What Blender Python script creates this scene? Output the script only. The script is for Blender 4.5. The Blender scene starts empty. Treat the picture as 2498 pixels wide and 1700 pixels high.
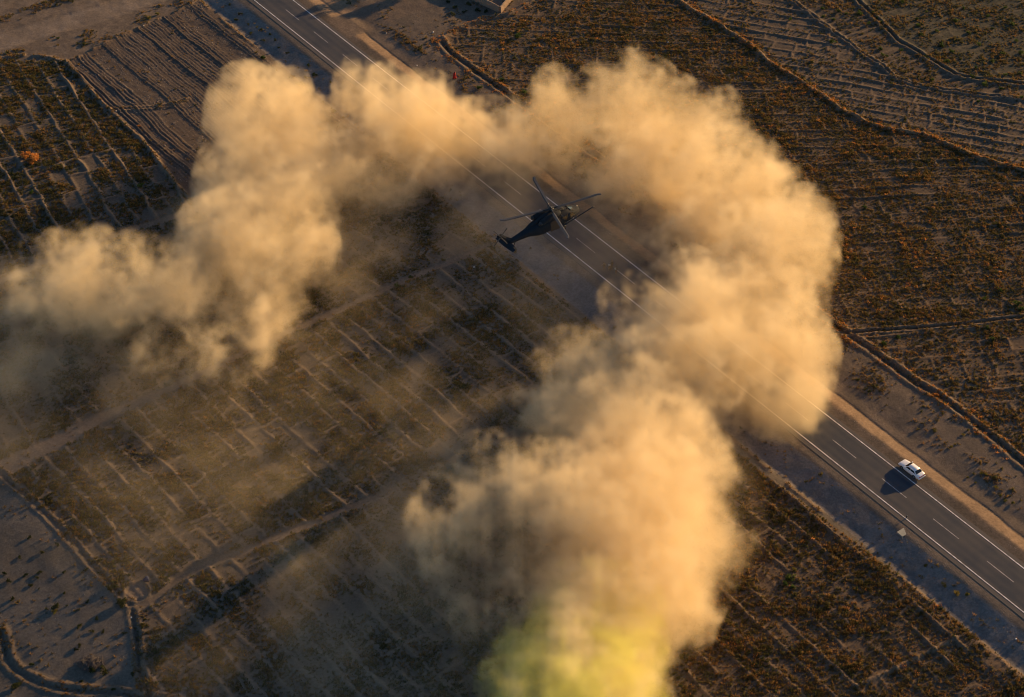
import bpy, bmesh, math, random
import numpy as np
from mathutils import Vector, Matrix

S = bpy.context.scene
COL = S.collection
R = math.radians
rng = np.random.default_rng(7)
random.seed(7)

# ------------------------------------------------------------------ camera
CAM_H, PITCH, FPX, PW, PH = 235.0, R(42.0), 4566.0, 2498.0, 1700.0
cd = bpy.data.cameras.new("camera")
cam = bpy.data.objects.new("camera", cd)
COL.objects.link(cam)
cam.location = (0, 0, CAM_H)
cam.rotation_euler = (R(90) - PITCH, 0, 0)
cd.sensor_width = 36.0
cd.lens = 36.0 * FPX / PW
cd.clip_start, cd.clip_end = 1.0, 20000.0
S.camera = cam
S.render.resolution_x, S.render.resolution_y = 1024, 697

# ------------------------------------------------------------------ light
SUN_AZ, SUN_EL = R(39.0), R(11.5)        # azimuth from +X towards +Y
sd = bpy.data.lights.new("sun", 'SUN')
sd.energy, sd.angle, sd.color = 5.0, R(0.6), (1.0, 0.60, 0.24)
sun = bpy.data.objects.new("sun", sd)
COL.objects.link(sun)
sdir = Vector((math.cos(SUN_AZ) * math.cos(SUN_EL), math.sin(SUN_AZ) * math.cos(SUN_EL), math.sin(SUN_EL)))
sun.rotation_euler = sdir.to_track_quat('Z', 'Y').to_euler()
sun.location = (150, 400, 120)
W = bpy.data.worlds.new("World")
S.world = W
W.use_nodes = True
wn = W.node_tree
sky = wn.nodes.new('ShaderNodeTexSky')
sky.sky_type = 'NISHITA'
sky.sun_disc = False
sky.sun_elevation = SUN_EL
sky.sun_rotation = R(90) - SUN_AZ
sky.air_density, sky.dust_density, sky.ozone_density = 1.0, 0.7, 3.2
wn.nodes['Background'].inputs['Strength'].default_value = 0.085
wn.links.new(sky.outputs[0], wn.nodes['Background'].inputs[0])
S.view_settings.view_transform = 'Standard'
S.view_settings.look = 'None'
S.view_settings.exposure = 0.82
S.view_settings.gamma = 1.0
S.view_settings.use_curve_mapping = False
cy = S.cycles
cy.use_denoising = True
cy.volume_bounces = 10
cy.volume_step_rate = 2.0
cy.volume_max_steps = 512
cy.max_bounces = 12
cy.diffuse_bounces = 2
cy.use_adaptive_sampling = True
cy.adaptive_threshold = 0.02
cy.sample_clamp_indirect = 6.0
S.render.film_transparent = False
cy.filter_width = 1.1

# ------------------------------------------------------------------ helpers
def ray(u, v):
    a, b = (u - PW / 2) / FPX, (PH / 2 - v) / FPX
    c, s = math.cos(PITCH), math.sin(PITCH)
    return a, c + b * s, -s + b * c

def at(u, v, z=0.0):
    """photograph pixel -> point of the place at height z"""
    a, b, c = ray(u, v)
    t = (z - CAM_H) / c
    return np.array([a * t, b * t, z])

def dd(x, y, z=0.0):
    return at(x * 1.0749, y * 1.0749, z)

def tag(o, label=None, cat=None, group=None, kind=None):
    if label: o['label'] = label
    if cat: o['category'] = cat
    if group: o['group'] = group
    if kind: o['kind'] = kind
    return o

def link(o, parent=None):
    COL.objects.link(o)
    if parent is not None: o.parent = parent
    return o

def empty(name, loc, rz=0.0):
    o = bpy.data.objects.new(name, None)
    o.empty_display_size = 0.5
    o.location = loc
    o.rotation_euler = (0, 0, rz)
    return link(o)

def mesh_obj(name, bm, mats, parent=None, smooth=False):
    me = bpy.data.meshes.new(name)
    bm.to_mesh(me)
    bm.free()
    for m in (mats if isinstance(mats, (list, tuple)) else [mats]): me.materials.append(m)
    if smooth:
        me.polygons.foreach_set('use_smooth', [True] * len(me.polygons))
    return link(bpy.data.objects.new(name, me), parent)

def np_mesh(name, verts, faces, smooth=True):
    verts = np.ascontiguousarray(verts, np.float32)
    faces = np.ascontiguousarray(faces, np.int32)
    me = bpy.data.meshes.new(name)
    n, k = faces.shape
    me.vertices.add(len(verts)); me.vertices.foreach_set('co', verts.ravel())
    me.loops.add(n * k); me.loops.foreach_set('vertex_index', faces.ravel())
    me.polygons.add(n)
    me.polygons.foreach_set('loop_start', np.arange(0, n * k, k, dtype=np.int32))
    me.polygons.foreach_set('use_smooth', np.full(n, smooth))
    me.update(calc_edges=True)
    return me

_tab = rng.random((256, 256)).astype(np.float32)
def vnoise(x, y, sc, seed=0):
    x = x / sc + 37.13 * seed + 1000; y = y / sc + 91.7 * seed + 1000
    xi = np.floor(x).astype(np.int32); yi = np.floor(y).astype(np.int32)
    fx = (x - xi).astype(np.float32); fy = (y - yi).astype(np.float32)
    fx = fx * fx * (3 - 2 * fx); fy = fy * fy * (3 - 2 * fy)
    x0, x1, y0, y1 = xi & 255, (xi + 1) & 255, yi & 255, (yi + 1) & 255
    return (_tab[y0, x0] * (1 - fx) + _tab[y0, x1] * fx) * (1 - fy) + (_tab[y1, x0] * (1 - fx) + _tab[y1, x1] * fx) * fy

def fbm(x, y, sc, oct=4, seed=0, gain=0.5):
    a, t, r = 1.0, 0.0, 0.0
    for i in range(oct):
        r = r + a * vnoise(x, y, sc, seed + i * 3 + 1); t += a; a *= gain; sc *= 0.5
    return r / t

def sstep(a, b, x):
    t = np.clip((x - a) / (b - a), 0, 1)
    return t * t * (3 - 2 * t)

def lerp(a, b, t):
    return a + (b - a) * t

# ------------------------------------------------------------------ materials
def new_mat(name):
    m = bpy.data.materials.new(name)
    m.use_nodes = True
    nt = m.node_tree
    return m, nt, nt.nodes['Principled BSDF']

def simple(name, col, rough=0.6, metal=0.0, var=0.15, scale=6.0, coat=0.0, bump=0.0):
    m, nt, b = new_mat(name)
    tc = nt.nodes.new('ShaderNodeTexCoord')
    nz = nt.nodes.new('ShaderNodeTexNoise'); nz.inputs['Scale'].default_value = scale; nz.inputs['Detail'].default_value = 5
    nt.links.new(tc.outputs['Object'], nz.inputs['Vector'])
    mx = nt.nodes.new('ShaderNodeMix'); mx.data_type = 'RGBA'
    mx.inputs[6].default_value = (*[c * (1 - var) for c in col], 1)
    mx.inputs[7].default_value = (*[min(1, c * (1 + var)) for c in col], 1)
    nt.links.new(nz.outputs['Fac'], mx.inputs[0])
    nt.links.new(mx.outputs[2], b.inputs['Base Color'])
    b.inputs['Roughness'].default_value = rough
    b.inputs['Metallic'].default_value = metal
    b.inputs['Coat Weight'].default_value = coat
    if bump:
        bp = nt.nodes.new('ShaderNodeBump'); bp.inputs['Strength'].default_value = bump; bp.inputs['Distance'].default_value = 0.05
        nt.links.new(nz.outputs['Fac'], bp.inputs['Height']); nt.links.new(bp.outputs[0], b.inputs['Normal'])
    return m

def soil_mat():
    m, nt, b = new_mat("soil")
    at_ = nt.nodes.new('ShaderNodeAttribute'); at_.attribute_name = 'albedo'
    ge = nt.nodes.new('ShaderNodeNewGeometry')
    n1 = nt.nodes.new('ShaderNodeTexNoise'); n1.inputs['Scale'].default_value = 2.2; n1.inputs['Detail'].default_value = 8; n1.inputs['Roughness'].default_value = 0.7
    n2 = nt.nodes.new('ShaderNodeTexNoise'); n2.inputs['Scale'].default_value = 7.0; n2.inputs['Detail'].default_value = 4
    nt.links.new(ge.outputs['Position'], n1.inputs['Vector']); nt.links.new(ge.outputs['Position'], n2.inputs['Vector'])
    mr = nt.nodes.new('ShaderNodeMapRange'); mr.inputs[1].default_value = 0.3; mr.inputs[2].default_value = 0.7; mr.inputs[3].default_value = 0.68; mr.inputs[4].default_value = 1.32
    nt.links.new(n1.outputs['Fac'], mr.inputs[0])
    mx = nt.nodes.new('ShaderNodeVectorMath'); mx.operation = 'SCALE'
    nt.links.new(at_.outputs['Color'], mx.inputs[0]); nt.links.new(mr.outputs[0], mx.inputs['Scale'])
    nt.links.new(mx.outputs[0], b.inputs['Base Color'])
    b.inputs['Roughness'].default_value = 0.95
    b.inputs['Specular IOR Level'].default_value = 0.15
    ad = nt.nodes.new('ShaderNodeMath'); ad.operation = 'ADD'
    nt.links.new(n1.outputs['Fac'], ad.inputs[0]); nt.links.new(n2.outputs['Fac'], ad.inputs[1])
    bp = nt.nodes.new('ShaderNodeBump'); bp.inputs['Strength'].default_value = 0.5; bp.inputs['Distance'].default_value = 0.10
    nt.links.new(ad.outputs[0], bp.inputs['Height']); nt.links.new(bp.outputs[0], b.inputs['Normal'])
    return m

def asphalt_mat():
    m, nt, b = new_mat("asphalt")
    ge = nt.nodes.new('ShaderNodeTexCoord')
    n1 = nt.nodes.new('ShaderNodeTexNoise'); n1.inputs['Scale'].default_value = 0.35; n1.inputs['Detail'].default_value = 6
    mp = nt.nodes.new('ShaderNodeMapping'); mp.inputs['Scale'].default_value = (0.12, 1.0, 1)
    nt.links.new(ge.outputs['Object'], mp.inputs['Vector'])
    nt.links.new(mp.outputs[0], n1.inputs['Vector'])
    n2 = nt.nodes.new('ShaderNodeTexNoise'); n2.inputs['Scale'].default_value = 9; n2.inputs['Detail'].default_value = 5
    nt.links.new(ge.outputs['Object'], n2.inputs['Vector'])
    # dusty margins, darker running lanes: position across the road is object Y
    sp = nt.nodes.new('ShaderNodeSeparateXYZ'); nt.links.new(ge.outputs['Object'], sp.inputs[0])
    ab = nt.nodes.new('ShaderNodeMath'); ab.operation = 'ABSOLUTE'; nt.links.new(sp.outputs['Y'], ab.inputs[0])
    mr = nt.nodes.new('ShaderNodeMapRange'); mr.inputs[1].default_value = 2.6; mr.inputs[2].default_value = 5.4
    nt.links.new(ab.outputs[0], mr.inputs[0])
    ad = nt.nodes.new('ShaderNodeMath'); ad.operation = 'MULTIPLY_ADD'; ad.inputs[1].default_value = 0.9
    nt.links.new(n1.outputs['Fac'], ad.inputs[0]); nt.links.new(mr.outputs[0], ad.inputs[2])
    cr = nt.nodes.new('ShaderNodeValToRGB')
    cr.color_ramp.elements[0].position = 0.25; cr.color_ramp.elements[0].color = (0.033, 0.041, 0.056, 1)
    cr.color_ramp.elements[1].position = 1.25; cr.color_ramp.elements[1].color = (0.095, 0.085, 0.078, 1)
    nt.links.new(ad.outputs[0], cr.inputs[0])
    n3 = nt.nodes.new('ShaderNodeTexNoise'); n3.inputs['Scale'].default_value = 0.22; n3.inputs['Detail'].default_value = 7; n3.inputs['Roughness'].default_value = 0.65
    nt.links.new(ge.outputs['Object'], n3.inputs['Vector'])
    ad2 = nt.nodes.new('ShaderNodeMath'); ad2.operation = 'MULTIPLY_ADD'; ad2.inputs[1].default_value = 0.9
    sb2 = nt.nodes.new('ShaderNodeMath'); sb2.operation = 'SUBTRACT'; sb2.inputs[1].default_value = 0.5
    nt.links.new(n3.outputs['Fac'], sb2.inputs[0]); nt.links.new(sb2.outputs[0], ad2.inputs[0]); nt.links.new(ad.outputs[0], ad2.inputs[2])
    wv = nt.nodes.new('ShaderNodeMath'); wv.operation = 'MULTIPLY'; wv.inputs[1].default_value = 3.5; nt.links.new(sp.outputs['Y'], wv.inputs[0])
    cs = nt.nodes.new('ShaderNodeMath'); cs.operation = 'COSINE'; nt.links.new(wv.outputs[0], cs.inputs[0])
    ad3 = nt.nodes.new('ShaderNodeMath'); ad3.operation = 'MULTIPLY_ADD'; ad3.inputs[1].default_value = 0.07
    nt.links.new(cs.outputs[0], ad3.inputs[0]); nt.links.new(ad2.outputs[0], ad3.inputs[2])
    nt.links.new(ad3.outputs[0], cr.inputs[0])
    mr2 = nt.nodes.new('ShaderNodeMapRange'); mr2.inputs[3].default_value = 0.8; mr2.inputs[4].default_value = 1.2
    nt.links.new(n2.outputs['Fac'], mr2.inputs[0])
    mx = nt.nodes.new('ShaderNodeVectorMath'); mx.operation = 'SCALE'
    nt.links.new(cr.outputs[0], mx.inputs[0]); nt.links.new(mr2.outputs[0], mx.inputs['Scale'])
    nt.links.new(mx.outputs[0], b.inputs['Base Color'])
    b.inputs['Roughness'].default_value = 0.85
    b.inputs['Specular IOR Level'].default_value = 0.25
    return m

def paint_mat():
    m, nt, b = new_mat("road_paint")
    ge = nt.nodes.new('ShaderNodeNewGeometry')
    n = nt.nodes.new('ShaderNodeTexNoise'); n.inputs['Scale'].default_value = 1.6; n.inputs['Detail'].default_value = 6
    nt.links.new(ge.outputs['Position'], n.inputs['Vector'])
    cr = nt.nodes.new('ShaderNodeValToRGB')
    cr.color_ramp.elements[0].position = 0.3; cr.color_ramp.elements[0].color = (0.34, 0.33, 0.31, 1)
    cr.color_ramp.elements[1].position = 0.6; cr.color_ramp.elements[1].color = (0.74, 0.74, 0.72, 1)
    nt.links.new(n.outputs['Fac'], cr.inputs[0]); nt.links.new(cr.outputs[0], b.inputs['Base Color'])
    b.inputs['Roughness'].default_value = 0.7
    return m

def leaf_mat(name, cols, sc=0.12, trans=0.45):
    """foliage: colour from a patchy world noise plus a random per plant"""
    m, nt, b = new_mat(name)
    ge = nt.nodes.new('ShaderNodeNewGeometry')
    n = nt.nodes.new('ShaderNodeTexNoise'); n.inputs['Scale'].default_value = sc; n.inputs['Detail'].default_value = 4; n.inputs['Roughness'].default_value = 0.65
    nt.links.new(ge.outputs['Position'], n.inputs['Vector'])
    oi = nt.nodes.new('ShaderNodeObjectInfo')
    ma = nt.nodes.new('ShaderNodeMath'); ma.operation = 'MULTIPLY_ADD'; ma.inputs[1].default_value = 0.55; ma.inputs[2].default_value = -0.27
    nt.links.new(oi.outputs['Random'], ma.inputs[0])
    ad = nt.nodes.new('ShaderNodeMath'); ad.operation = 'ADD'
    nt.links.new(n.outputs['Fac'], ad.inputs[0]); nt.links.new(ma.outputs[0], ad.inputs[1])
    cr = nt.nodes.new('ShaderNodeValToRGB')
    while len(cr.color_ramp.elements) < len(cols): cr.color_ramp.elements.new(0.5)
    for i, c in enumerate(cols):
        cr.color_ramp.elements[i].position = 0.22 + 0.56 * i / (len(cols) - 1)
        cr.color_ramp.elements[i].color = (*c, 1)
    nt.links.new(ad.outputs[0], cr.inputs[0]); nt.links.new(cr.outputs[0], b.inputs['Base Color'])
    b.inputs['Roughness'].default_value = 0.8
    b.inputs['Specular IOR Level'].default_value = 0.1
    tr = nt.nodes.new('ShaderNodeBsdfTranslucent'); nt.links.new(cr.outputs[0], tr.inputs['Color'])
    mx = nt.nodes.new('ShaderNodeMixShader'); mx.inputs[0].default_value = trans
    nt.links.new(b.outputs[0], mx.inputs[1]); nt.links.new(tr.outputs[0], mx.inputs[2])
    nt.links.new(mx.outputs[0], nt.nodes['Material Output'].inputs['Surface'])
    return m

M_soil, M_asph, M_paint = soil_mat(), asphalt_mat(), paint_mat()
M_worn = M_paint.copy(); M_worn.name = "worn_road_paint"
for e_, c_w in zip([n_ for n_ in M_worn.node_tree.nodes if n_.type == 'VALTORGB'][0].color_ramp.elements, ((0.16, 0.155, 0.15, 1), (0.42, 0.41, 0.40, 1))): e_.color = c_w

# ------------------------------------------------------------------ road frame
ROAD_Z = 0.9
def mid(y):
    return dd((577 + 1.257 * y + 665 + 1.286 * y) / 2, y, ROAD_Z)[:2]
rA, rB = mid(0.0), mid(1290.0)
rdir = (rB - rA) / np.linalg.norm(rB - rA)       # towards the near right
rnor = np.array([-rdir[1], rdir[0]])             # towards the right-hand fields
def road_st(x, y):
    return (x - rA[0]) * rdir[0] + (y - rA[1]) * rdir[1], (x - rA[0]) * rnor[0] + (y - rA[1]) * rnor[1]
def road_pt(s, t, z=ROAD_Z):
    p = rA + rdir * s + rnor * t
    return np.array([p[0], p[1], z])
_, tl = road_st(*dd(577 + 1.257 * 700, 700, ROAD_Z)[:2])
_, tr_ = road_st(*dd(665 + 1.286 * 700, 700, ROAD_Z)[:2])
LINE_T = (tr_ - tl) / 2
print("road half width between edge lines", LINE_T, tl, tr_)

# ------------------------------------------------------------------ terrain grid
STEP = 0.27
xs = np.arange(-138, 138.01, STEP); ys = np.arange(168, 400.01, STEP)
X, Y = np.meshgrid(xs, ys)
X = X.astype(np.float32); Y = Y.astype(np.float32)
NY, NX = X.shape
c_, s_ = math.cos(PITCH), math.sin(PITCH)
depth = Y * c_ + CAM_H * s_
U = PW / 2 + FPX * X / depth
V = PH / 2 - FPX * (Y * s_ - CAM_H * c_) / depth      # photo pixel of each ground point, for tracing outlines

def inpoly(pts):
    r = np.zeros(X.shape, bool)
    p = np.array(pts, float)
    m = (U > p[:, 0].min()) & (U < p[:, 0].max()) & (V > p[:, 1].min()) & (V < p[:, 1].max())
    u, v = U[m], V[m]
    c = np.zeros(u.shape, bool)
    for i in range(len(p)):
        (x0, y0), (x1, y1) = p[i - 1], p[i]
        if y0 == y1: continue
        c ^= ((y0 > v) != (y1 > v)) & (u < (x1 - x0) * (v - y0) / (y1 - y0) + x0)
    r[m] = c
    return r

def polydist(pts, reach=8.0, z=0.0):
    """distance in metres, signed side and length along a traced line"""
    g = np.array([at(u, v, z)[:2] for u, v in pts])
    D = np.full(X.shape, 1e3, np.float32); SG = np.zeros(X.shape, np.float32); AL = np.zeros(X.shape, np.float32)
    L = 0.0
    for a, b in zip(g[:-1], g[1:]):
        ln = np.linalg.norm(b - a); d = (b - a) / ln
        lo, hi = np.minimum(a, b) - reach, np.maximum(a, b) + reach
        i0, i1 = np.searchsorted(ys, [lo[1], hi[1]]); j0, j1 = np.searchsorted(xs, [lo[0], hi[0]])
        if i0 >= i1 or j0 >= j1: L += ln; continue
        x, y = X[i0:i1, j0:j1] - a[0], Y[i0:i1, j0:j1] - a[1]
        t = np.clip(x * d[0] + y * d[1], 0, ln)
        dist = np.hypot(x - t * d[0], y - t * d[1])
        w = dist < D[i0:i1, j0:j1]
        D[i0:i1, j0:j1][w] = dist[w]
        SG[i0:i1, j0:j1][w] = np.sign(x * d[1] - y * d[0])[w]
        AL[i0:i1, j0:j1][w] = (L + t)[w]
        L += ln
    return D, SG, AL

d2 = lambda pts: [(x * 1.0749, y * 1.0749) for x, y in pts]

# --- traced lines of the place (photo pixels)
P1 = d2([(-140, 690), (0, 635), (100, 592), (200, 555), (300, 517), (430, 480), (540, 435), (680, 385), (860, 340), (905, 330)])
P2 = d2([(-140, 1125), (0, 1060), (60, 1032), (160, 985), (210, 952), (290, 920), (380, 882), (500, 825), (640, 757), (760, 705), (900, 640), (1000, 600), (1110, 555)])
P3 = d2([(300, 1372), (345, 1360), (400, 1315), (450, 1285), (500, 1265), (560, 1245), (640, 1210), (700, 1190), (760, 1165), (850, 1125), (1000, 1060)])
B1 = d2([(-60, 1020), (0, 1070), (30, 1095), (120, 1180), (200, 1270), (262, 1333), (296, 1368)])
CH = d2([(300, 1385), (307, 1430), (314, 1480), (320, 1530), (337, 1570), (340, 1640)])
CR = [(-60, 1510), (0, 1545), (14, 1580), (18, 1611), (34, 1634), (64, 1653), (108, 1673), (161, 1686), (242, 1696), (330, 1706), (480, 1740)]
BI = [(1076, 104), (1089, 124), (1127, 155), (1153, 174), (1192, 202), (1560, 460), (1929, 722), (1950, 742), (2017, 785), (2071, 824), (2122, 856), (2163, 886), (2211, 922), (2278, 965), (2345, 1012), (2391, 1049), (2439, 1086), (2498, 1135), (2700, 1300)]
BT = [(1076, 104), (1110, 77), (1150, 62), (1185, 48), (1235, 40), (1300, 8), (1360, -30)]
BJ = [(1600, -30), (1648, 0), (1691, 27), (1756, 65), (1836, 116), (1875, 152), (1942, 193), (1982, 220), (2020, 244), (2050, 268), (2117, 303), (2170, 319), (2251, 330), (2318, 357), (2385, 386), (2498, 418), (2640, 460)]
BK = [(1880, -34), (1937, 8), (1996, 51), (2047, 91), (2095, 126), (2144, 158), (2192, 196), (2256, 212), (2353, 228), (2498, 245), (2640, 262)]
BL = [(2050, -35), (2087, 0), (2144, 54), (2187, 99), (2238, 129), (2291, 161), (2332, 185), (2372, 194), (2498, 207), (2640, 220)]
BM = [(1990, 822), (2074, 815), (2210, 806), (2359, 793), (2498, 777), (2640, 765)]
BX = [(2090, 1672), (2125, 1655), (2180, 1630), (2235, 1603), (2290, 1576), (2330, 1555)]
PB = d2([(150, 138), (190, 185), (240, 240), (335, 330), (395, 410), (450, 472)])        # left edge of the ploughed field
PT = d2([(-60, 150), (0, 131), (62, 122), (112, 128), (150, 140), (250, 92), (330, 55), (430, 10), (470, -30)])
PX = d2([(255, 250), (300, 245), (345, 243), (395, 236), (420, 225)])                    # spur in the ploughed field

s, t = road_st(X, Y)
FIELD_L = -12.6
left = t < FIELD_L

Z = (0.5 * (fbm(X, Y, 26, 3, 1) - 0.5) + 0.16 * (fbm(X, Y, 4, 3, 9) - 0.5) + 0.07 * (fbm(X, Y, 1.1, 3, 20) - 0.5)).astype(np.float32)
albedo = np.zeros((NY, NX, 3), np.float32)
veg = np.zeros((NY, NX), np.float32)
region = np.zeros((NY, NX), np.int8)
names = ["gravel_plain"]
n_big, n_mid, n_sm = fbm(X, Y, 14, 4, 31), fbm(X, Y, 4.0, 4, 41), fbm(X, Y, 1.2, 3, 51)

def paint(mask, ca, cb, nz):
    ca, cb = np.array(ca), np.array(cb)
    k = sstep(0.3, 0.7, nz)[..., None]
    c = lerp(ca, cb, k)
    if mask.dtype == bool:
        albedo[mask] = c[mask]
    else:
        albedo[:] = lerp(albedo, c, mask[..., None])

paint(np.ones(X.shape, bool), (0.20, 0.165, 0.135), (0.29, 0.235, 0.19), n_mid)

def rid(name):
    names.append(name); return len(names) - 1

def bund(mask, lines, spacing, amp, width, cross, seed, vd, soil, warp=0.5, cprob=0.7, flat=0.0, clear=0.25, whole=0.4, even=0.0):
    """little earth banks round the plots of a field, laid along one or two traced lines"""
    a, b = [at(*p)[:2] for p in lines[0]]
    x, y = X[mask], Y[mask]
    w = (fbm(x, y, 9, 3, seed) - 0.5) * 2 * warp + (fbm(x, y, 2.2, 2, seed + 5) - 0.5) * 0.5
    if len(lines) == 2:
        c, d = [at(*p)[:2] for p in lines[1]]
        da, dc = b - a, d - c
        k = ((c[0] - a[0]) * dc[1] - (c[1] - a[1]) * dc[0]) / (da[0] * dc[1] - da[1] * dc[0])
        o = a + k * da
        r0 = np.linalg.norm((a + b) / 2 - o)
        rx, ry = x - o[0], y - o[1]
        ang = np.arctan2(ry, rx); a0 = math.atan2(*( ((a + b) / 2 - o)[::-1]))
        q = ((ang - a0 + np.pi) % (2 * np.pi) - np.pi) * r0
        p = np.hypot(rx, ry)
    else:
        e = (b - a) / np.linalg.norm(b - a)
        q = -(x - a[0]) * e[1] + (y - a[1]) * e[0]
        p = (x - a[0]) * e[0] + (y - a[1]) * e[1]
    q = (q + w) / spacing
    row = np.rint(q).astype(np.int32); dq = np.abs(q - row) * spacing
    hsh = lambda i, j: _tab[(i * 73 + seed * 11) & 255, (j * 151 + seed * 7) & 255]
    brk = np.clip(0.45 + 2.3 * (fbm(x, y, 6, 3, seed + 9) - 0.42), whole, 1.2) * (0.45 + 0.4 * whole + 0.75 * hsh(row, row * 0))
    ridge = np.exp(-(dq / width) ** 2) * brk
    if cross:
        cell = np.floor(q).astype(np.int32)
        pc = (p + w * 1.3) / cross + hsh(cell, cell * 0 + 3) * 0.8
        ci = np.rint(pc).astype(np.int32); dc_ = np.abs(pc - ci) * cross
        ridge = np.maximum(ridge, np.exp(-(dc_ / (width * 0.9)) ** 2) * (hsh(cell, ci) < cprob) * (0.45 + 0.45 * hsh(ci, cell)))
        tone = hsh(cell, np.floor(pc).astype(np.int32))
    else:
        tone = hsh(row, row * 0 + 5)
    Z[mask] += 0.78 * amp * ridge + flat
    k = np.clip(sstep(0.32, 0.68, n_mid[mask]) * 0.75 + 0.5 * (tone - 0.5), 0, 1)[:, None]
    col = lerp(np.array(soil[0]), np.array(soil[1]), k)
    col = lerp(col, np.array(soil[2]), np.clip(ridge * 0.9, 0, 1)[:, None])
    albedo[mask] = col
    # plants: patchy, thinner on the banks, some plots barer than others
    v = vd * sstep(0.37 - even, 0.62 - 0.4 * even, 0.6 * n_mid[mask] + 0.3 * n_big[mask] + 0.22 * (tone - 0.15) + 0.08 * n_sm[mask])
    veg[mask] = v * (1 - clear * sstep(0.2, 0.6, ridge))
    return ridge

SOIL_P = ((0.16, 0.14, 0.12), (0.26, 0.235, 0.21), (0.28, 0.22, 0.165))      # pale clay plots
SOIL_D = ((0.17, 0.13, 0.098), (0.25, 0.20, 0.16), (0.22, 0.165, 0.12))

# --- left of the road
Dp1, S1, A1 = polydist(P1, 6); Dp2, S2, A2 = polydist(P2, 9); Dp3, S3, A3 = polydist(P3, 6)
full = lambda pts, lo: pts
polyC = d2([(-160, 180), (0, 131), (150, 140), (240, 240), (335, 330), (450, 472)]) + P1[4::-1]
polyPl = d2([(150, 140), (250, 92), (330, 55), (450, 0), (1000, 300), (905, 330)]) + P1[8:4:-1] + d2([(450, 472), (335, 330), (240, 240)])
polyE = P1 + [(1250, 560)] + P2[::-1]
polyF = P2 + d2([(1200, 620), (1560, 900), (1300, 1000), (1000, 1060)]) + P3[::-1] + B1[::-1]
polyG = P3 + d2([(1300, 1000), (1560, 900), (1700, 1100), (1500, 1700), (340, 1700), (320, 1530), (307, 1430)])
polyN = d2([(1450, 860), (2700, 1800), (1300, 1800), (1500, 1500)])
mC = inpoly(polyC) & left; mPl = inpoly(polyPl) & left; mE = inpoly(polyE) & left
mF = inpoly(polyF) & left; mG = inpoly(polyG) & left; mN = inpoly(polyN) & left & ~mG & ~mF
LZ = -0.3
Z[left] += LZ * sstep(0, 6, FIELD_L - t[left])
zl = lambda x0, y0, p: (x0 + p[0] / 3.7187, y0 + p[1] / 3.7187)
bund(mC, [(zl(0, 0, (280, 500)), zl(0, 0, (660, 1090)))], 3.7, 0.46, 0.36, 5.5, 101, 0.95, SOIL_P, 0.6, 0.3, 0, 0.95, 0.6)
bund(mE, [(zl(0, 425, (40, 1030)), zl(0, 425, (190, 1230))), (zl(625, 425, (1060, 780)), zl(625, 425, (1330, 960)))], 3.8, 0.28, 0.36, 6, 111, 0.85, SOIL_P, 0.5, 0.4, 0, 0.7, 0.4, 0.04)
bund(mF, [(zl(0, 850, (740, 1320)), zl(0, 850, (980, 1580))), (zl(625, 425, (1370, 990)), zl(625, 425, (2080, 1560)))], 3.7, 0.30, 0.36, 7.5, 121, 0.95, SOIL_P, 0.5, 0.45, 0, 0.9, 0.5, 0.04)
bund(mG, [(zl(625, 1275, (10, 1180)), zl(625, 1275, (360, 1560)))], 3.9, 0.24, 0.4, 8, 131, 0.9, SOIL_P, 0.6, 0.4, 0, 0.9, 0.5, 0.04)
bund(mN, [(zl(1875, 1275, (590, 1040)), zl(1875, 1275, (930, 1350)))], 3.9, 0.34, 0.30, 7, 141, 1.15, SOIL_D, 0.6, 0.45, 0, 0.5, 0.3, 0.08)
# ploughed field: close furrows running with the road
a, b = at(*zl(0, 0, (1240, 370)))[:2], at(*zl(0, 0, (2000, 1010)))[:2]
e = (b - a) / np.linalg.norm(b - a)
x, y = X[mPl], Y[mPl]
q = -(x - a[0]) * e[1] + (y - a[1]) * e[0] + (fbm(x, y, 16, 3, 151) - 0.5) * 1.9 + (fbm(x, y, 2.5, 3, 155) - 0.5) * 0.55
fur = 0.5 + 0.5 * np.cos(q * 2 * np.pi / 0.78)
strip = _tab[(np.floor(q / 1.9).astype(np.int32) * 37) & 255, 3]
flatst = sstep(0.78, 0.86, strip)
amp = (0.13 + 0.12 * _tab[(np.floor(q / 0.78 + 0.5).astype(np.int32) * 91) & 255, 9]) * (1 - 0.85 * flatst)
big = _tab[(np.floor(q / 0.78 + 0.5).astype(np.int32) * 17) & 255, 23] > 0.86
Z[mPl] += (amp + 0.16 * big) * fur ** 2 + 0.10 * (n_sm[mPl] - 0.5)
albedo[mPl] = lerp(np.array((0.145, 0.12, 0.105)), np.array((0.235, 0.19, 0.155)), np.clip(0.6 * fur * (1 - flatst) + 0.6 * n_mid[mPl] - 0.2, 0, 1)[:, None])
veg[mPl] = 0.02
for m, nm in ((mC, "crop_field"), (mPl, "ploughed_field"), (mE, "crop_field"), (mF, "crop_field"), (mG, "crop_field"), (mN, "crop_field")):
    region[m] = rid(nm)
R_C, R_PL, R_E, R_F, R_G, R_N = range(1, 7)

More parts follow.
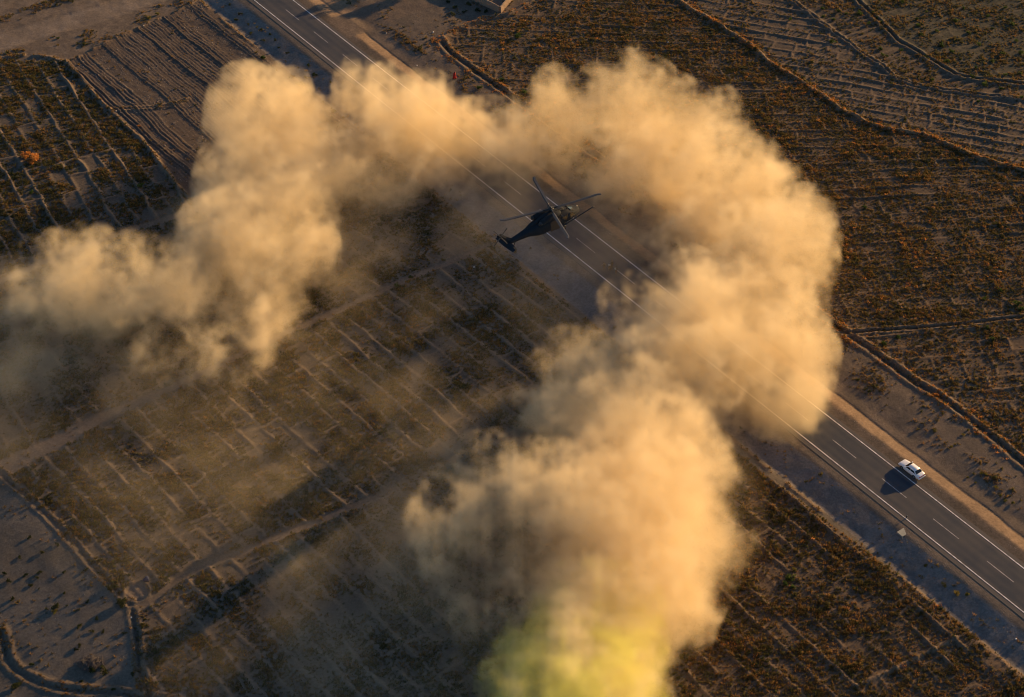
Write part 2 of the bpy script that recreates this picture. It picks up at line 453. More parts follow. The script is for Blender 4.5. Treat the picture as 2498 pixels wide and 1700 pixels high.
# --- right of the road
right = t > 9.3
Db, Sb, Ab = polydist(BI, 8); Dj, Sj, Aj = polydist(BJ, 6); Dk, Sk, Ak = polydist(BK, 6); Dl, Sl, Al = polydist(BL, 6); Dm, Sm, Am = polydist(BM, 5)
polyI1 = BI[:7] + BM + [(2640, 460)] + BJ[::-1] + [(1360, -60)] + BT[::-1]
polyI2 = BI[6:] + [(2750, 1300), (2750, 765)] + BM[::-1]
polyJ = BJ + [(2640, 262)] + BK[::-1]
polyK = BK + [(2640, 220)] + BL[::-1]
polyT = BL + [(2700, -60)]
mI1 = inpoly(polyI1) & right; mI2 = inpoly(polyI2) & right & ~mI1; mJ = inpoly(polyJ); mK = inpoly(polyK); mT = inpoly(polyT)
z5 = lambda p: zl(1250, 0, p); z6 = lambda p: zl(1875, 0, p)
bund(mI1, [(z5((200, 365)), z5((1400, 395))), (zl(1875, 425, (520, 1062)), zl(1875, 425, (1100, 1010)))], 3.3, 0.30, 0.27, 5.2, 161, 1.15, SOIL_D, 0.35, 0.8, 0.25, 0.2, 0.5, 0.12)
bund(mI2, [(zl(1875, 850, (1300, 330)), zl(1875, 850, (2200, 250)))], 3.3, 0.30, 0.32, 5.5, 171, 0.8, SOIL_D, 0.4, 0.7, 0.25, 0.3, 0.5, 0.05)
bund(mJ, [(z6((0, 310)), z6((620, 420)))], 2.9, 0.34, 0.30, 4.9, 181, 0.30, ((0.16, 0.13, 0.105), (0.225, 0.18, 0.145), (0.26, 0.195, 0.145)), 0.3, 0.75, 0.2)
bund(mK, [(z6((690, 345)), z6((900, 285)))], 1.9, 0.20, 0.36, 0, 191, 0.55, ((0.14, 0.115, 0.09), (0.20, 0.16, 0.125), (0.24, 0.185, 0.14)), 0.4, 0.5, 0.2)
bund(mT, [(z6((1640, 120)), z6((1840, 60)))], 2.2, 0.14, 0.4, 9, 201, 0.7, ((0.10, 0.10, 0.075), (0.15, 0.14, 0.11), (0.16, 0.14, 0.105)), 0.6, 0.5, 0.2)  # corner shading put into the soil colour, darker and greener
for m, nm in ((mI1, "crop_field"), (mI2, "crop_field"), (mJ, "fallow_field"), (mK, "fallow_field"), (mT, "fallow_field")):
    region[m] = rid(nm)
R_I1, R_I2, R_J, R_K, R_T = range(7, 12)

# --- gravel plains
plain = region == 0
gmask = plain & (t > 9) & (t < 60)
paint(gmask, (0.17, 0.145, 0.125), (0.25, 0.205, 0.17), 0.6 * n_mid + 0.4 * n_sm)
# dry scrub strip between the roadside and the field bank
veg[gmask & (t > 12.5)] = (0.65 * sstep(0.42, 0.62, 0.6 * n_mid + 0.4 * n_big) * sstep(12.5, 15.5, t))[gmask & (t > 12.5)]
mM = plain & (t > 16) & (U < 1240) & (V < 150)
veg[mM] *= 0.25
Z[gmask] += (0.45 * sstep(9.3, 17.5, t))[gmask]
mA = plain & left & (V < 200)
paint(mA, (0.20, 0.165, 0.135), (0.29, 0.24, 0.195), 0.5 * n_mid + 0.5 * n_sm)
mH = plain & left & (V > 900)
paint(mH, (0.16, 0.145, 0.125), (0.22, 0.20, 0.175), 0.5 * n_mid + 0.5 * n_big)
veg[mH] = 0.05 * sstep(0.5, 0.6, n_mid)[mH]
# wheel track across the top left corner and the scrub beside it
TA = d2([(-120, 130), (0, 92), (120, 55), (240, 22), (360, -20), (440, -60)])
Dt, St, At_ = polydist(TA, 10)
kt = (1 - sstep(2.6, 4.2, Dt + (n_mid - 0.5) * 2)) * mA
paint(kt.astype(np.float32), (0.27, 0.225, 0.185), (0.35, 0.295, 0.245), n_mid)
Z -= 0.18 * kt
TV = d2([(-100, 75), (0, 45), (80, 18), (160, -10), (300, -60)])
Dv, Sv, Av = polydist(TV, 6)
veg = np.maximum(veg, 0.9 * mA * (1 - sstep(1.0, 2.6, Dv)) * sstep(0.35, 0.5, n_mid))
veg = np.maximum(veg, 0.45 * mA * sstep(4.0, 5.5, Dt) * (St > 0) * sstep(0.5, 0.6, n_mid))
Z += 0.3 * np.exp(-(Dv / 1.3) ** 2) * mA

b1a, b1b = at(*B1[1])[:2], at(*B1[-1])[:2]
b1d = (b1b - b1a) / np.linalg.norm(b1b - b1a)
side = (X - b1a[0]) * b1d[1] - (Y - b1a[1]) * b1d[0]
side = side * np.sign(np.mean(side[mH]) or 1)
c1a, c1b = at(*CH[0])[:2], at(*CH[-1])[:2]
drop = np.clip(side - 1.0, 0, 75)
Z -= (np.tan(R(3.6)) * drop * mH).astype(np.float32)
# --- dirt paths
def path(D, A, w, ca, cb, nm, fade=None):
    global veg
    wn_ = w * (0.8 + 0.5 * fbm(X, Y, 5, 3, 301)) if np.isscalar(w) else w * (0.8 + 0.5 * fbm(X, Y, 5, 3, 301))
    k = 1 - sstep(wn_ * 0.75, wn_ * 1.15, D)
    if fade is not None: k = k * fade
    k = k * (t < FIELD_L)
    paint(k.astype(np.float32), ca, cb, n_mid)
    Z[:] = lerp(Z, LZ + 0.03 * (n_sm - 0.5) - 0.05, 0.8 * k)
    veg = veg * (1 - 0.97 * k)
    edge = np.exp(-((D - wn_ * 1.25) / 0.35) ** 2) * (t < FIELD_L) * (1 if fade is None else fade)
    Z[:] += 0.16 * edge * sstep(0.3, 0.6, n_sm)
    region[(k > 0.5)] = rid(nm)
path(Dp1, A1, 1.0, (0.24, 0.19, 0.15), (0.31, 0.245, 0.195), "dirt_path")
path(Dp2, A2, np.interp(A2, [0, 14, 30, 45, 90, 130], [2.6, 2.4, 1.5, 0.8, 0.8, 0.6]).astype(np.float32), (0.20, 0.165, 0.14), (0.26, 0.215, 0.18), "dirt_path")
path(Dp3, A3, 0.85, (0.19, 0.16, 0.135), (0.24, 0.20, 0.17), "dirt_path", fade=sstep(62, 40, A3))

# --- banks and ditches traced one by one
def bank(D, SGN, A, ridges, ditch, nm, where=None, soil=(0.34, 0.26, 0.19), bed_dark=0.7):
    """ridges: (offset, height, width) on the signed side; ditch: (half width, depth)"""
    global veg
    sd_ = D * SGN
    wv = (fbm(X, Y, 3.0, 3, 331) - 0.5) * 0.7
    k = np.zeros(X.shape, np.float32)
    rough_ = 0.55 + 0.9 * fbm(X, Y, 1.6, 3, 341)
    for off, hgt, wd in ridges:
        g = np.exp(-((sd_ + wv - off) / wd) ** 2) * rough_
        g = np.where(D < 900, g, 0)
        Z[:] += hgt * g * (1 if where is None else where)
        k = np.maximum(k, g)
    kk = np.clip(k, 0, 1) * (1 if where is None else where)
    paint((0.85 * kk).astype(np.float32), tuple(c * 0.8 for c in soil), soil, n_sm)
    veg *= (1 - 0.75 * kk)
    if ditch:
        g = 1 - sstep(ditch[0] * 0.6, ditch[0] * 1.2, np.abs(sd_ + wv))
        g = np.where(D < 900, g, 0) * (1 if where is None else where)
        Z[:] -= ditch[1] * g
        paint((bed_dark * g).astype(np.float32), (0.13, 0.105, 0.085), (0.18, 0.145, 0.115), n_sm)  # ditch bed painted darker than its banks
        veg *= (1 - 0.8 * g)
        kk = np.maximum(kk, g)
    region[kk > 0.45] = rid(nm)
bank(Db, Sb, Ab, ((-1.05, 0.38, 0.45), (1.05, 0.2, 0.42)), (0.55, 0.2), "irrigation_ditch", bed_dark=0.5)
Dt2, St2, At2 = polydist(BT, 5)
bank(Dt2, St2, At2, ((0.0, 0.6, 0.7),), None, "earth_bank")
bank(Dj, Sj, Aj, ((0.0, 0.5, 0.6),), None, "earth_bank", soil=(0.42, 0.29, 0.18))
bank(Dk, Sk, Ak, ((-0.4, 0.36, 0.45), (0.45, 0.30, 0.4)), (0.25, 0.12), "irrigation_ditch", soil=(0.27, 0.23, 0.19))
bank(Dl, Sl, Al, ((-0.75, 0.36, 0.45), (0.75, 0.36, 0.45)), (0.45, 0.2), "irrigation_ditch", soil=(0.25, 0.22, 0.18))
bank(Dm, Sm, Am, ((-0.6, 0.25, 0.35), (0.6, 0.25, 0.35)), (0.4, 0.35), "irrigation_ditch")
D_, S_, A_ = polydist(B1, 6); bank(D_, S_, A_, ((-0.8, 0.17, 0.34), (0.8, 0.15, 0.34)), (0.35, 0.07), "irrigation_ditch", soil=(0.26, 0.21, 0.17), bed_dark=0.3)
D_, S_, A_ = polydist(CH, 6); bank(D_, S_, A_, ((-0.85, 0.14, 0.4), (0.85, 0.1, 0.4)), (0.42, 0.3), "irrigation_ditch", soil=(0.25, 0.21, 0.17), bed_dark=0.4)
D_, S_, A_ = polydist(CR, 6, -1.6); bank(D_, S_, A_, ((-1.0, 0.22, 0.5), (0.9, 0.15, 0.4)), (0.4, 0.07), "irrigation_ditch", soil=(0.27, 0.215, 0.165), bed_dark=0.3)
D_, S_, A_ = polydist(PT, 6); bank(D_, S_, A_, ((0.0, 0.45, 0.5),), None, "earth_bank", where=sstep(0.32, 0.5, n_mid))
D_, S_, A_ = polydist(PB, 5); bank(D_, S_, A_, ((0.0, 0.45, 0.4),), None, "earth_bank")
D_, S_, A_ = polydist(PX, 5); bank(D_, S_, A_, ((-0.5, 0.28, 0.4), (0.4, 0.24, 0.4)), None, "earth_bank")
D_, S_, A_ = polydist(BX, 5); bank(D_, S_, A_, ((0.0, 0.4, 0.45),), None, "earth_bank")
edgeL = np.abs(t - (FIELD_L - 0.5))
bank(edgeL.astype(np.float32), np.ones(X.shape, np.float32), s, ((0.0, 0.4, 0.5),), None, "earth_bank", where=sstep(0.42, 0.55, fbm(X, Y, 7, 3, 371)).astype(np.float32), soil=(0.33, 0.25, 0.18))
# threshing ring by the end of the near path
pit = at(333, 1443)
dpit = np.hypot(X - pit[0], Y - pit[1])
kp = 1 - sstep(1.7, 2.1, dpit)
Z += 0.22 * np.exp(-((dpit - 2.2) / 0.3) ** 2) - 0.15 * kp
paint(kp.astype(np.float32), (0.22, 0.185, 0.16), (0.27, 0.225, 0.19), n_mid)
veg *= 1 - kp

# --- road embankment
prof_t = [-16, FIELD_L, -11.9, -6.9, -6.2, -4.4, 4.4, 6.4, 6.9, 9.1, 9.4, 9.8, 12]
prof_z = [-0.3, -0.34, -0.36, 0.62, 0.74, ROAD_Z - 0.06, ROAD_Z - 0.06, 0.80, 0.76, 0.16, 0.02, 0.14, 0.16]
wob = (fbm(X, Y, 6, 3, 401) - 0.5) * 0.9 * sstep(5.2, 7.5, np.abs(t))
zr = np.interp(t + wob, prof_t, prof_z).astype(np.float32)
# side track joining from the right near the top of the picture: gentle ramp there
sj, _t = road_st(*at(860, 62)[:2])
junc = np.exp(-((s - sj) / 5.0) ** 4) * (t > 4)
zr = np.where(t > 5, lerp(zr, 0.8 - 0.035 * np.clip(t - 5, 0, 20), junc), zr)
kin = sstep(-15.0, FIELD_L + 0.4, t) * (1 - sstep(9.6, 12.5, t))
emb = (t > FIELD_L) & (t < 9.6)
Z = lerp(Z, zr + (Z - lerp(0, 0, 0)) * 0.35, kin).astype(np.float32)
flat = 1 - sstep(4.4, 6.5, np.abs(t))
Z = lerp(Z, np.interp(t, prof_t, prof_z).astype(np.float32), flat)
nz = 0.5 * n_sm + 0.5 * n_mid
paint(emb & (t < -6.2), (0.20, 0.195, 0.20), (0.28, 0.265, 0.265), nz)
paint(emb & (t >= -6.7 + wob) & (t < 0), (0.19, 0.165, 0.145), (0.26, 0.22, 0.185), nz)
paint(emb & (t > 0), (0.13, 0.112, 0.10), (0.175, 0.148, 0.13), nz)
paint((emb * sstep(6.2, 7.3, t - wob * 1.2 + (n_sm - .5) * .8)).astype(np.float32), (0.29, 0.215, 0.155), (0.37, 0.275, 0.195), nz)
jm = (junc > 0.4) & (t < 30) & (t > 5.2)
paint(jm, (0.19, 0.155, 0.13), (0.26, 0.205, 0.165), nz)
veg[emb] = 0.0
ve = emb & (t < -7)
veg[ve] = 0.06 * sstep(0.5, 0.62, n_mid)[ve]
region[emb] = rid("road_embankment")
# sandy patch beside the side track, its sunlit orange put into the colour
sp = inpoly([zl(625, 0, p) for p in ((540, -60), (580, 20), (760, 150), (850, 120), (920, 80), (870, 20), (800, -60))]) & (t > 7)
paint(sp, (0.33, 0.24, 0.165), (0.42, 0.30, 0.21), nz)

k_ = sstep(1500, 1150, U) * sstep(330, 200, V)
veg = np.where(region == R_I1, veg * (1 - 0.55 * k_), veg)
veg = np.where((region == R_J), np.maximum(veg, 0.9 * (1 - sstep(1.2, 3.2, Dj + (n_mid - .5) * 3))), veg)
# ------------------------------------------------------------------ terrain objects, split by region
Zf = Z.astype(np.float32)
P3d = np.stack([X, Y, Zf], -1).reshape(-1, 3)
idx = np.arange(NY * NX, dtype=np.int32).reshape(NY, NX)
quads = np.stack([idx[:-1, :-1], idx[:-1, 1:], idx[1:, 1:], idx[1:, :-1]], -1).reshape(-1, 4)
regq = region[:-1, :-1].reshape(-1)
vis = ((U > -260) & (U < PW + 260) & (V > -130) & (V < PH + 160))     # plants only where the picture and a step aside can see
visq = np.ones(len(quads), bool)
albedo *= np.array((0.60, 0.56, 0.51), np.float32)
rgba = np.concatenate([albedo.reshape(-1, 3), np.ones((NY * NX, 1), np.float32)], 1).astype(np.float32)
def region_object(mask, name):
    q = quads[mask]
    if len(q) < 8: return None
    used = np.unique(q)
    me = np_mesh(name, P3d[used], np.searchsorted(used, q))
    ca = me.color_attributes.new('albedo', 'FLOAT_COLOR', 'POINT')
    ca.data.foreach_set('color', rgba[used].ravel())
    me.materials.append(M_soil)
    o = link(bpy.data.objects.new(name, me))
    o['kind'] = 'structure'
    return o
for i, nm in enumerate(names):
    if i == 0:
        up = (t > 0).ravel()[quads[:, 0]]
        nearq = (V > 900).ravel()[quads[:, 0]]
        for mk in ((regq == 0) & visq & up, (regq == 0) & visq & ~up & ~nearq, (regq == 0) & visq & ~up & nearq):
            region_object(mk, nm)
    else:
        region_object((regq == i) & visq, nm)

def ground_z(x, y):
    j = np.clip(((np.asarray(x) - xs[0]) / STEP), 0, NX - 1.001); i = np.clip(((np.asarray(y) - ys[0]) / STEP), 0, NY - 1.001)
    j0 = j.astype(int); i0 = i.astype(int); fj = j - j0; fi = i - i0
    return (Zf[i0, j0] * (1 - fj) + Zf[i0, j0 + 1] * fj) * (1 - fi) + (Zf[i0 + 1, j0] * (1 - fj) + Zf[i0 + 1, j0 + 1] * fj) * fi

def on_ground(u, v):
    """point of the terrain seen at a photo pixel"""
    z = 0.0
    for _ in range(4):
        p = at(u, v, z); z = float(ground_z(p[0], p[1]))
    return Vector((float(p[0]), float(p[1]), z))

# far ground, out to the horizon
gx = np.concatenate([np.linspace(-6000, -300, 24), [-137.9, -136, 136, 137.9], np.linspace(300, 6000, 24)]); gy = np.concatenate([np.linspace(-4000, 100, 20), [168.1, 170, 398, 399.8], np.linspace(500, 9000, 24)])
GX, GY = np.meshgrid(gx, gy)
gi = np.arange(GX.size).reshape(GX.shape)
gq = np.stack([gi[:-1, :-1], gi[:-1, 1:], gi[1:, 1:], gi[1:, :-1]], -1).reshape(-1, 4)
gme = np_mesh("ground", np.stack([GX, GY, np.where((np.abs(GX) < 136.5) & (GY > 169) & (GY < 399), -16.0, -0.9)], -1).reshape(-1, 3), gq, False)
ca = gme.color_attributes.new('albedo', 'FLOAT_COLOR', 'POINT')
ca.data.foreach_set('color', np.tile(np.array([0.25, 0.205, 0.165, 1], np.float32), GX.size))
gme.materials.append(M_soil)
tag(link(bpy.data.objects.new("ground", gme)), kind='structure')

# ------------------------------------------------------------------ road with its painted lines
road = bpy.data.objects.new("road", None)
ang = math.atan2(rdir[1], rdir[0])
def strip_mesh(name, s0, s1, t0, t1, z, mat, parent=None, thick=0.0):
    """flat sheet on the road, in the road's own axes (x along, y across)"""
    bm = bmesh.new()
    n = max(1, int((s1 - s0) / 8))
    prev = None
    for i in range(n + 1):
        sv = s0 + (s1 - s0) * i / n
        a_ = bm.verts.new((sv, t0, z)); b_ = bm.verts.new((sv, t1, z))
        if prev: bm.faces.new((prev[0], a_, b_, prev[1]))
        prev = (a_, b_)
    return mesh_obj(name, bm, mat, parent)
bm = bmesh.new()
prev = None
for i in range(71):
    sv = -60 + 350 * i / 70
    ring = [bm.verts.new((sv, tt, zz)) for tt, zz in ((-4.75, ROAD_Z - 0.25), (-4.7, ROAD_Z - 0.03), (-2.3, ROAD_Z - 0.01), (0, ROAD_Z), (2.3, ROAD_Z - 0.01), (4.5, ROAD_Z - 0.03), (4.55, ROAD_Z - 0.25))]
    if prev:
        for k in range(6): bm.faces.new((prev[k], ring[k], ring[k + 1], prev[k + 1]))
    prev = ring
road = mesh_obj("road", bm, M_asph)
road.location = (rA[0], rA[1], 0); road.rotation_euler = (0, 0, ang)
tag(road, "straight two lane asphalt road crossing the fields on a low embankment", kind='structure')
for tt, nm in ((tl, "edge_line"), (tr_, "edge_line")):
    strip_mesh(nm, -60, 290, tt - 0.095, tt + 0.095, ROAD_Z + 0.012, M_paint, road)
sa, _x = road_st(*at(2156, 1164, ROAD_Z)[:2]); sb, _x = road_st(*at(1432.4, 595.4, ROAD_Z)[:2])
sc_, _x = road_st(*at(625 + 500 / 3.72, 260 / 3.72, ROAD_Z)[:2]); sd2, _x = road_st(*at(2266, 1251, ROAD_Z)[:2]); se, _x = road_st(*at(2043, 1074.5, ROAD_Z)[:2])
print("dash starts", sc_, sb, se, sa, sd2)
PER = (sd2 - sc_) / round((sd2 - sc_) / 12.0)
k0 = -int((sa + 55) // PER)
dash0 = None
for k in range(k0, 20):
    s0 = sa + k * PER
    if s0 > 280: break
    if dash0 is None:
        dash0 = strip_mesh("lane_dash", 0, 5.8, -0.07, 0.07, ROAD_Z + 0.012, M_worn, road); dash0.location.x = s0
    else:
        o = dash0.copy(); link(o, road); o.location.x = s0

# ------------------------------------------------------------------ mesh building blocks
def ring_loft(bm, rings, cap=True):
    vs = [[bm.verts.new(p) for p in r] for r in rings]
    n = len(vs[0])
    for a_, b_ in zip(vs[:-1], vs[1:]):
        for i in range(n):
            bm.faces.new((a_[i], a_[(i + 1) % n], b_[(i + 1) % n], b_[i]))
    if cap:
        bm.faces.new(vs[0][::-1]); bm.faces.new(vs[-1])
    return vs

def tube(bm, pts, rad, n=8, cap=True):
    pts = [Vector(p) for p in pts]
    if not isinstance(rad, (list, tuple)): rad = [rad] * len(pts)
    rings = []
    for i, p in enumerate(pts):
        d = (pts[min(i + 1, len(pts) - 1)] - pts[max(i - 1, 0)]).normalized()
        a_ = d.orthogonal().normalized(); 
        if abs(d.z) < 0.95: a_ = d.cross(Vector((0, 0, 1))).normalized()
        b_ = d.cross(a_)
        rings.append([p + (a_ * math.cos(2 * math.pi * k / n) + b_ * math.sin(2 * math.pi * k / n)) * rad[i] for k in range(n)])
    ring_loft(bm, rings, cap)

def box(bm, lo, hi, bev=0.0):
    r = bmesh.ops.create_cube(bm, size=1.0)
    for v in r['verts']:
        v.co = Vector([lo[i] + (v.co[i] + 0.5) * (hi[i] - lo[i]) for i in range(3)])
    if bev:
        es = list({e_ for v in r['verts'] for e_ in v.link_edges})
        bmesh.ops.bevel(bm, geom=es, offset=bev, segments=2, affect='EDGES', profile=0.5)

def wheel_bm(r, w, n=20):
    bm = bmesh.new()
    prof = [(-w / 2, r * 0.62), (-w / 2, r * 0.9), (-w * 0.36, r), (w * 0.36, r), (w / 2, r * 0.9), (w / 2, r * 0.62)]
    rings = [[(px * 1.0, py * math.cos(2 * math.pi * k / n), py * math.sin(2 * math.pi * k / n)) for k in range(n)] for px, py in prof]
    vs = ring_loft(bm, rings, cap=False)
    for i in range(n):
        bm.faces.new((vs[-1][i], vs[-1][(i + 1) % n], vs[0][(i + 1) % n], vs[0][i]))
    return bm

def rim_bm(r, w, n=20):
    bm = bmesh.new()
    prof = [(-w * 0.40, r * 0.62), (-w * 0.34, r * 0.5), (-w * 0.42, r * 0.16), (-w * 0.42, 0.02)]
    rings = [[(px, py * math.cos(2 * math.pi * k / n), py * math.sin(2 * math.pi * k / n)) for k in range(n)] for px, py in prof]
    ring_loft(bm, rings)
    rings = [[(-px, py * math.cos(2 * math.pi * k / n), py * math.sin(2 * math.pi * k / n)) for k in range(n)] for px, py in prof]
    ring_loft(bm, rings[::-1])
    return bm

M_glass = simple("dark_glass", (0.012, 0.014, 0.016), 0.08, 0.0, 0.05)
M_rubber = simple("rubber", (0.02, 0.02, 0.02), 0.85)
M_white = simple("white_car_paint", (0.80, 0.80, 0.79), 0.32, 0.0, 0.03, 2.0, 0.5)
M_steel = simple("wheel_metal", (0.42, 0.42, 0.43), 0.35, 0.8)
M_red = simple("tail_lamp_red", (0.30, 0.02, 0.018), 0.25)
M_amber = simple("clear_lamp", (0.6, 0.6, 0.58), 0.12)
M_black = simple("black_trim", (0.025, 0.025, 0.027), 0.6)
M_heli = simple("helicopter_grey_paint", (0.019, 0.023, 0.028), 0.85, 0.0, 0.3, 1.4)
M_heli2 = simple("helicopter_dark_paint", (0.015, 0.017, 0.019), 0.5, 0.1, 0.3, 4.0)
M_heli.node_tree.nodes['Principled BSDF'].inputs['Specular IOR Level'].default_value = 0.15
M_blade = simple("rotor_blade_paint", (0.052, 0.048, 0.043), 0.5, 0.0, 0.2, 3.0)
M_tip = simple("blade_tip_cap", (0.09, 0.09, 0.085), 0.4, 0.4)
M_plate = simple("number_plate", (0.6, 0.58, 0.5), 0.5)

# ------------------------------------------------------------------ helicopter
def make_heli():
    HZ = 27.0
    hub = at(1348, 508, HZ + 4.4)
    root = empty("helicopter", (float(hub[0]), float(hub[1]), HZ), R(37.0))
    root.rotation_euler = (R(-2), R(-4), R(37.0)); root.scale = (1.15, 1.15, 1.15)
    tag(root, "dark grey military transport helicopter hovering over the road inside the ring of dust", "helicopter")
    st = [(5.25, .12, 1.02, 1.30), (5.12, .36, .86, 1.48), (4.85, .58, .74, 1.62), (4.4, .80, .62, 1.76), (3.8, .98, .54, 1.98), (3.25, 1.08, .50, 2.36), (2.75, 1.13, .48, 2.62), (2.1, 1.18, .46, 2.72),
          (0.8, 1.19, .45, 2.74), (-1.0, 1.19, .45, 2.74), (-2.4, 1.16, .48, 2.70), (-3.2, 1.05, .62, 2.60), (-3.9, .88, .86, 2.46), (-4.8, .62, 1.12, 2.26), (-6.2, .47, 1.27, 2.12), (-7.6, .37, 1.38, 2.02), (-8.35, .30, 1.43, 2.0)]
    bm = bmesh.new()
    rings = []
    for x, hw, zb, zt in st:
        r = []
        for k in range(20):
            a_ = 2 * math.pi * k / 20
            ca_, sa_ = math.cos(a_), math.sin(a_)
            n = 0.62
            r.append((x, 1.1 * hw * math.copysign(abs(ca_) ** n, ca_), (zb + zt) / 2 + (zt - zb) / 2 * math.copysign(abs(sa_) ** n, sa_)))
        rings.append(r)
    ring_loft(bm, rings)
    mesh_obj("fuselage", bm, M_heli, root, True)
    def part(name, m, fn, smooth=False, parent=None):
        b_ = bmesh.new(); fn(b_)
        bmesh.ops.recalc_face_normals(b_, faces=b_.faces[:])
        return mesh_obj(name, b_, m, parent or root, smooth)
    # cockpit glass
    for sgn in (1, -1):
        def wind(b_):
            q_ = [(4.02, .06 * sgn, 1.99), (3.85, .80 * sgn, 1.90), (3.12, .90 * sgn, 2.42), (3.0, .06 * sgn, 2.58)]
            v = [b_.verts.new(p) for p in q_]; w_ = [b_.verts.new((p[0] + .03, p[1], p[2] + .05)) for p in q_]
            b_.faces.new(w_)
            for i in range(4): b_.faces.new((v[i], v[(i + 1) % 4], w_[(i + 1) % 4], w_[i]))
        part("windscreen", M_glass, wind)
        def cdoor(b_):
            q_ = [(3.72, 1.10 * sgn, 1.35), (2.75, 1.245 * sgn, 1.35), (2.75, 1.19 * sgn, 2.3), (3.2, 1.14 * sgn, 2.2)]
            v = [b_.verts.new(p) for p in q_]; w_ = [b_.verts.new((p[0], p[1] + .05 * sgn, p[2])) for p in q_]
            b_.faces.new(w_)
            for i in range(4): b_.faces.new((v[i], v[(i + 1) % 4], w_[(i + 1) % 4], w_[i]))
        part("cockpit_window", M_glass, cdoor)
        # sliding cabin door with two panes
        dr = part("cabin_door", M_heli2, lambda b_: box(b_, (-1.15, 1.29 * sgn - .03, .62), (.75, 1.29 * sgn + .06, 2.42), .04))
        for x0 in (-1.0, -.12):
            part("door_window", M_glass, lambda b_: box(b_, (x0, 1.29 * sgn - .01, 1.5), (x0 + .74, 1.29 * sgn + .085, 2.2), .05), parent=dr)
        part("gunner_window", M_glass, lambda b_: box(b_, (1.35, 1.27 * sgn - .03, 1.45), (2.15, 1.27 * sgn + .06, 2.2), .05))
        # engines
        eng = part("engine_nacelle", M_heli, lambda b_: tube(b_, [(1.15, .72 * sgn, 2.92), (.95, .74 * sgn, 2.95), (.2, .80 * sgn, 2.98), (-1.3, .84 * sgn, 2.98), (-2.3, .88 * sgn, 2.94), (-2.7, .95 * sgn, 2.92)], [.28, .40, .48, .50, .46, .38], 14), True)
        part("engine_intake", M_black, lambda b_: tube(b_, [(1.12, .72 * sgn, 2.92), (1.22, .72 * sgn, 2.92)], [.22, .22], 14), parent=eng)
        part("exhaust", M_black, lambda b_: tube(b_, [(-2.55, .93 * sgn, 2.92), (-3.05, 1.12 * sgn, 2.92)], [.34, .30], 14), True, parent=eng)
        # main gear
        part("landing_gear_strut", M_heli2, lambda b_: (tube(b_, [(1.5, 1.12 * sgn, 1.0), (1.25, 1.42 * sgn, .35)], [.09, .07]), tube(b_, [(1.0, 1.0 * sgn, .62), (1.25, 1.42 * sgn, .35)], .06), tube(b_, [(1.3, 1.35 * sgn, .5), (1.1, 1.05 * sgn, 1.5)], .05)))
        wb = wheel_bm(.34, .24); bmesh.ops.rotate(wb, verts=wb.verts[:], cent=(0, 0, 0), matrix=Matrix.Rotation(R(90), 3, 'Z')); bmesh.ops.translate(wb, verts=wb.verts[:], vec=(1.25, 1.5 * sgn, .34))
        wh = mesh_obj("wheel", wb, M_rubber, root, True)
        rb = rim_bm(.34, .24); bmesh.ops.rotate(rb, verts=rb.verts[:], cent=(0, 0, 0), matrix=Matrix.Rotation(R(90), 3, 'Z')); bmesh.ops.translate(rb, verts=rb.verts[:], vec=(1.25, 1.5 * sgn, .34))
        mesh_obj("rim", rb, M_tip, wh)
        part("step_fairing", M_heli2, lambda b_: box(b_, (-.2, 1.12 * sgn - .14, .42), (1.9, 1.12 * sgn + .22, .66), .08))
    wb = wheel_bm(.22, .16); bmesh.ops.rotate(wb, verts=wb.verts[:], cent=(0, 0, 0), matrix=Matrix.Rotation(R(90), 3, 'Z')); bmesh.ops.translate(wb, verts=wb.verts[:], vec=(-7.55, 0, .32))
    mesh_obj("tail_wheel", wb, M_rubber, root, True)
    part("tail_wheel_strut", M_heli2, lambda b_: (tube(b_, [(-7.0, 0, 1.4), (-7.5, 0, .45)], [.09, .06]), tube(b_, [(-7.9, 0, 1.45), (-7.55, 0, .6)], .05), tube(b_, [(-7.55, -.13, .32), (-7.55, .13, .32)], .05)))
    # roof fairing between the engines
    def doghouse(b_):
        rr = []
        for x, hw, zt in ((2.35, .30, 2.78), (2.0, .46, 3.02), (1.2, .52, 3.22), (.4, .55, 3.34), (-.9, .55, 3.36), (-2.0, .48, 3.24), (-3.0, .34, 2.98), (-3.9, .16, 2.6)):
            rr.append([(x, hw, 2.5), (x, hw * .96, zt - .18), (x, hw * .6, zt), (x, -hw * .6, zt), (x, -hw * .96, zt - .18), (x, -hw, 2.5)])
        ring_loft(b_, rr)
    part("rotor_fairing", M_heli, doghouse)
    part("roof_intake", M_black, lambda b_: box(b_, (1.25, -.34, 3.12), (1.75, .34, 3.22), .03))
    # nose sensor ball and radar dome, glints in the low sun
    def ball(b_, c, r):
        bmesh.ops.create_uvsphere(b_, u_segments=14, v_segments=8, radius=r, matrix=Matrix.Translation(c))
    part("nose_radome", M_tip, lambda b_: ball(b_, (5.15, .42, 1.22), .24), True)
    part("sensor_turret", M_black, lambda b_: ball(b_, (4.75, 0, .62), .26), True)
    part("fuel_probe", M_heli2, lambda b_: tube(b_, [(.9, -1.32, .62), (2.0, -1.34, .68), (7.0, -1.30, 1.05), (7.3, -1.30, 1.07)], [.13, .12, .085, .13], 10), True)
    for y0 in (-.55, .5):
        part("wire_cutter", M_heli2, lambda b_: box(b_, (2.5, y0, 2.6), (2.75, y0 + .05, 3.05)))
    part("antenna", M_heli2, lambda b_: tube(b_, [(-4.6, 0, 2.25), (-4.75, 0, 2.75)], .035))
    part("antenna", M_heli2, lambda b_: tube(b_, [(-5.9, .1, 2.1), (-6.0, .1, 2.5)], .03))
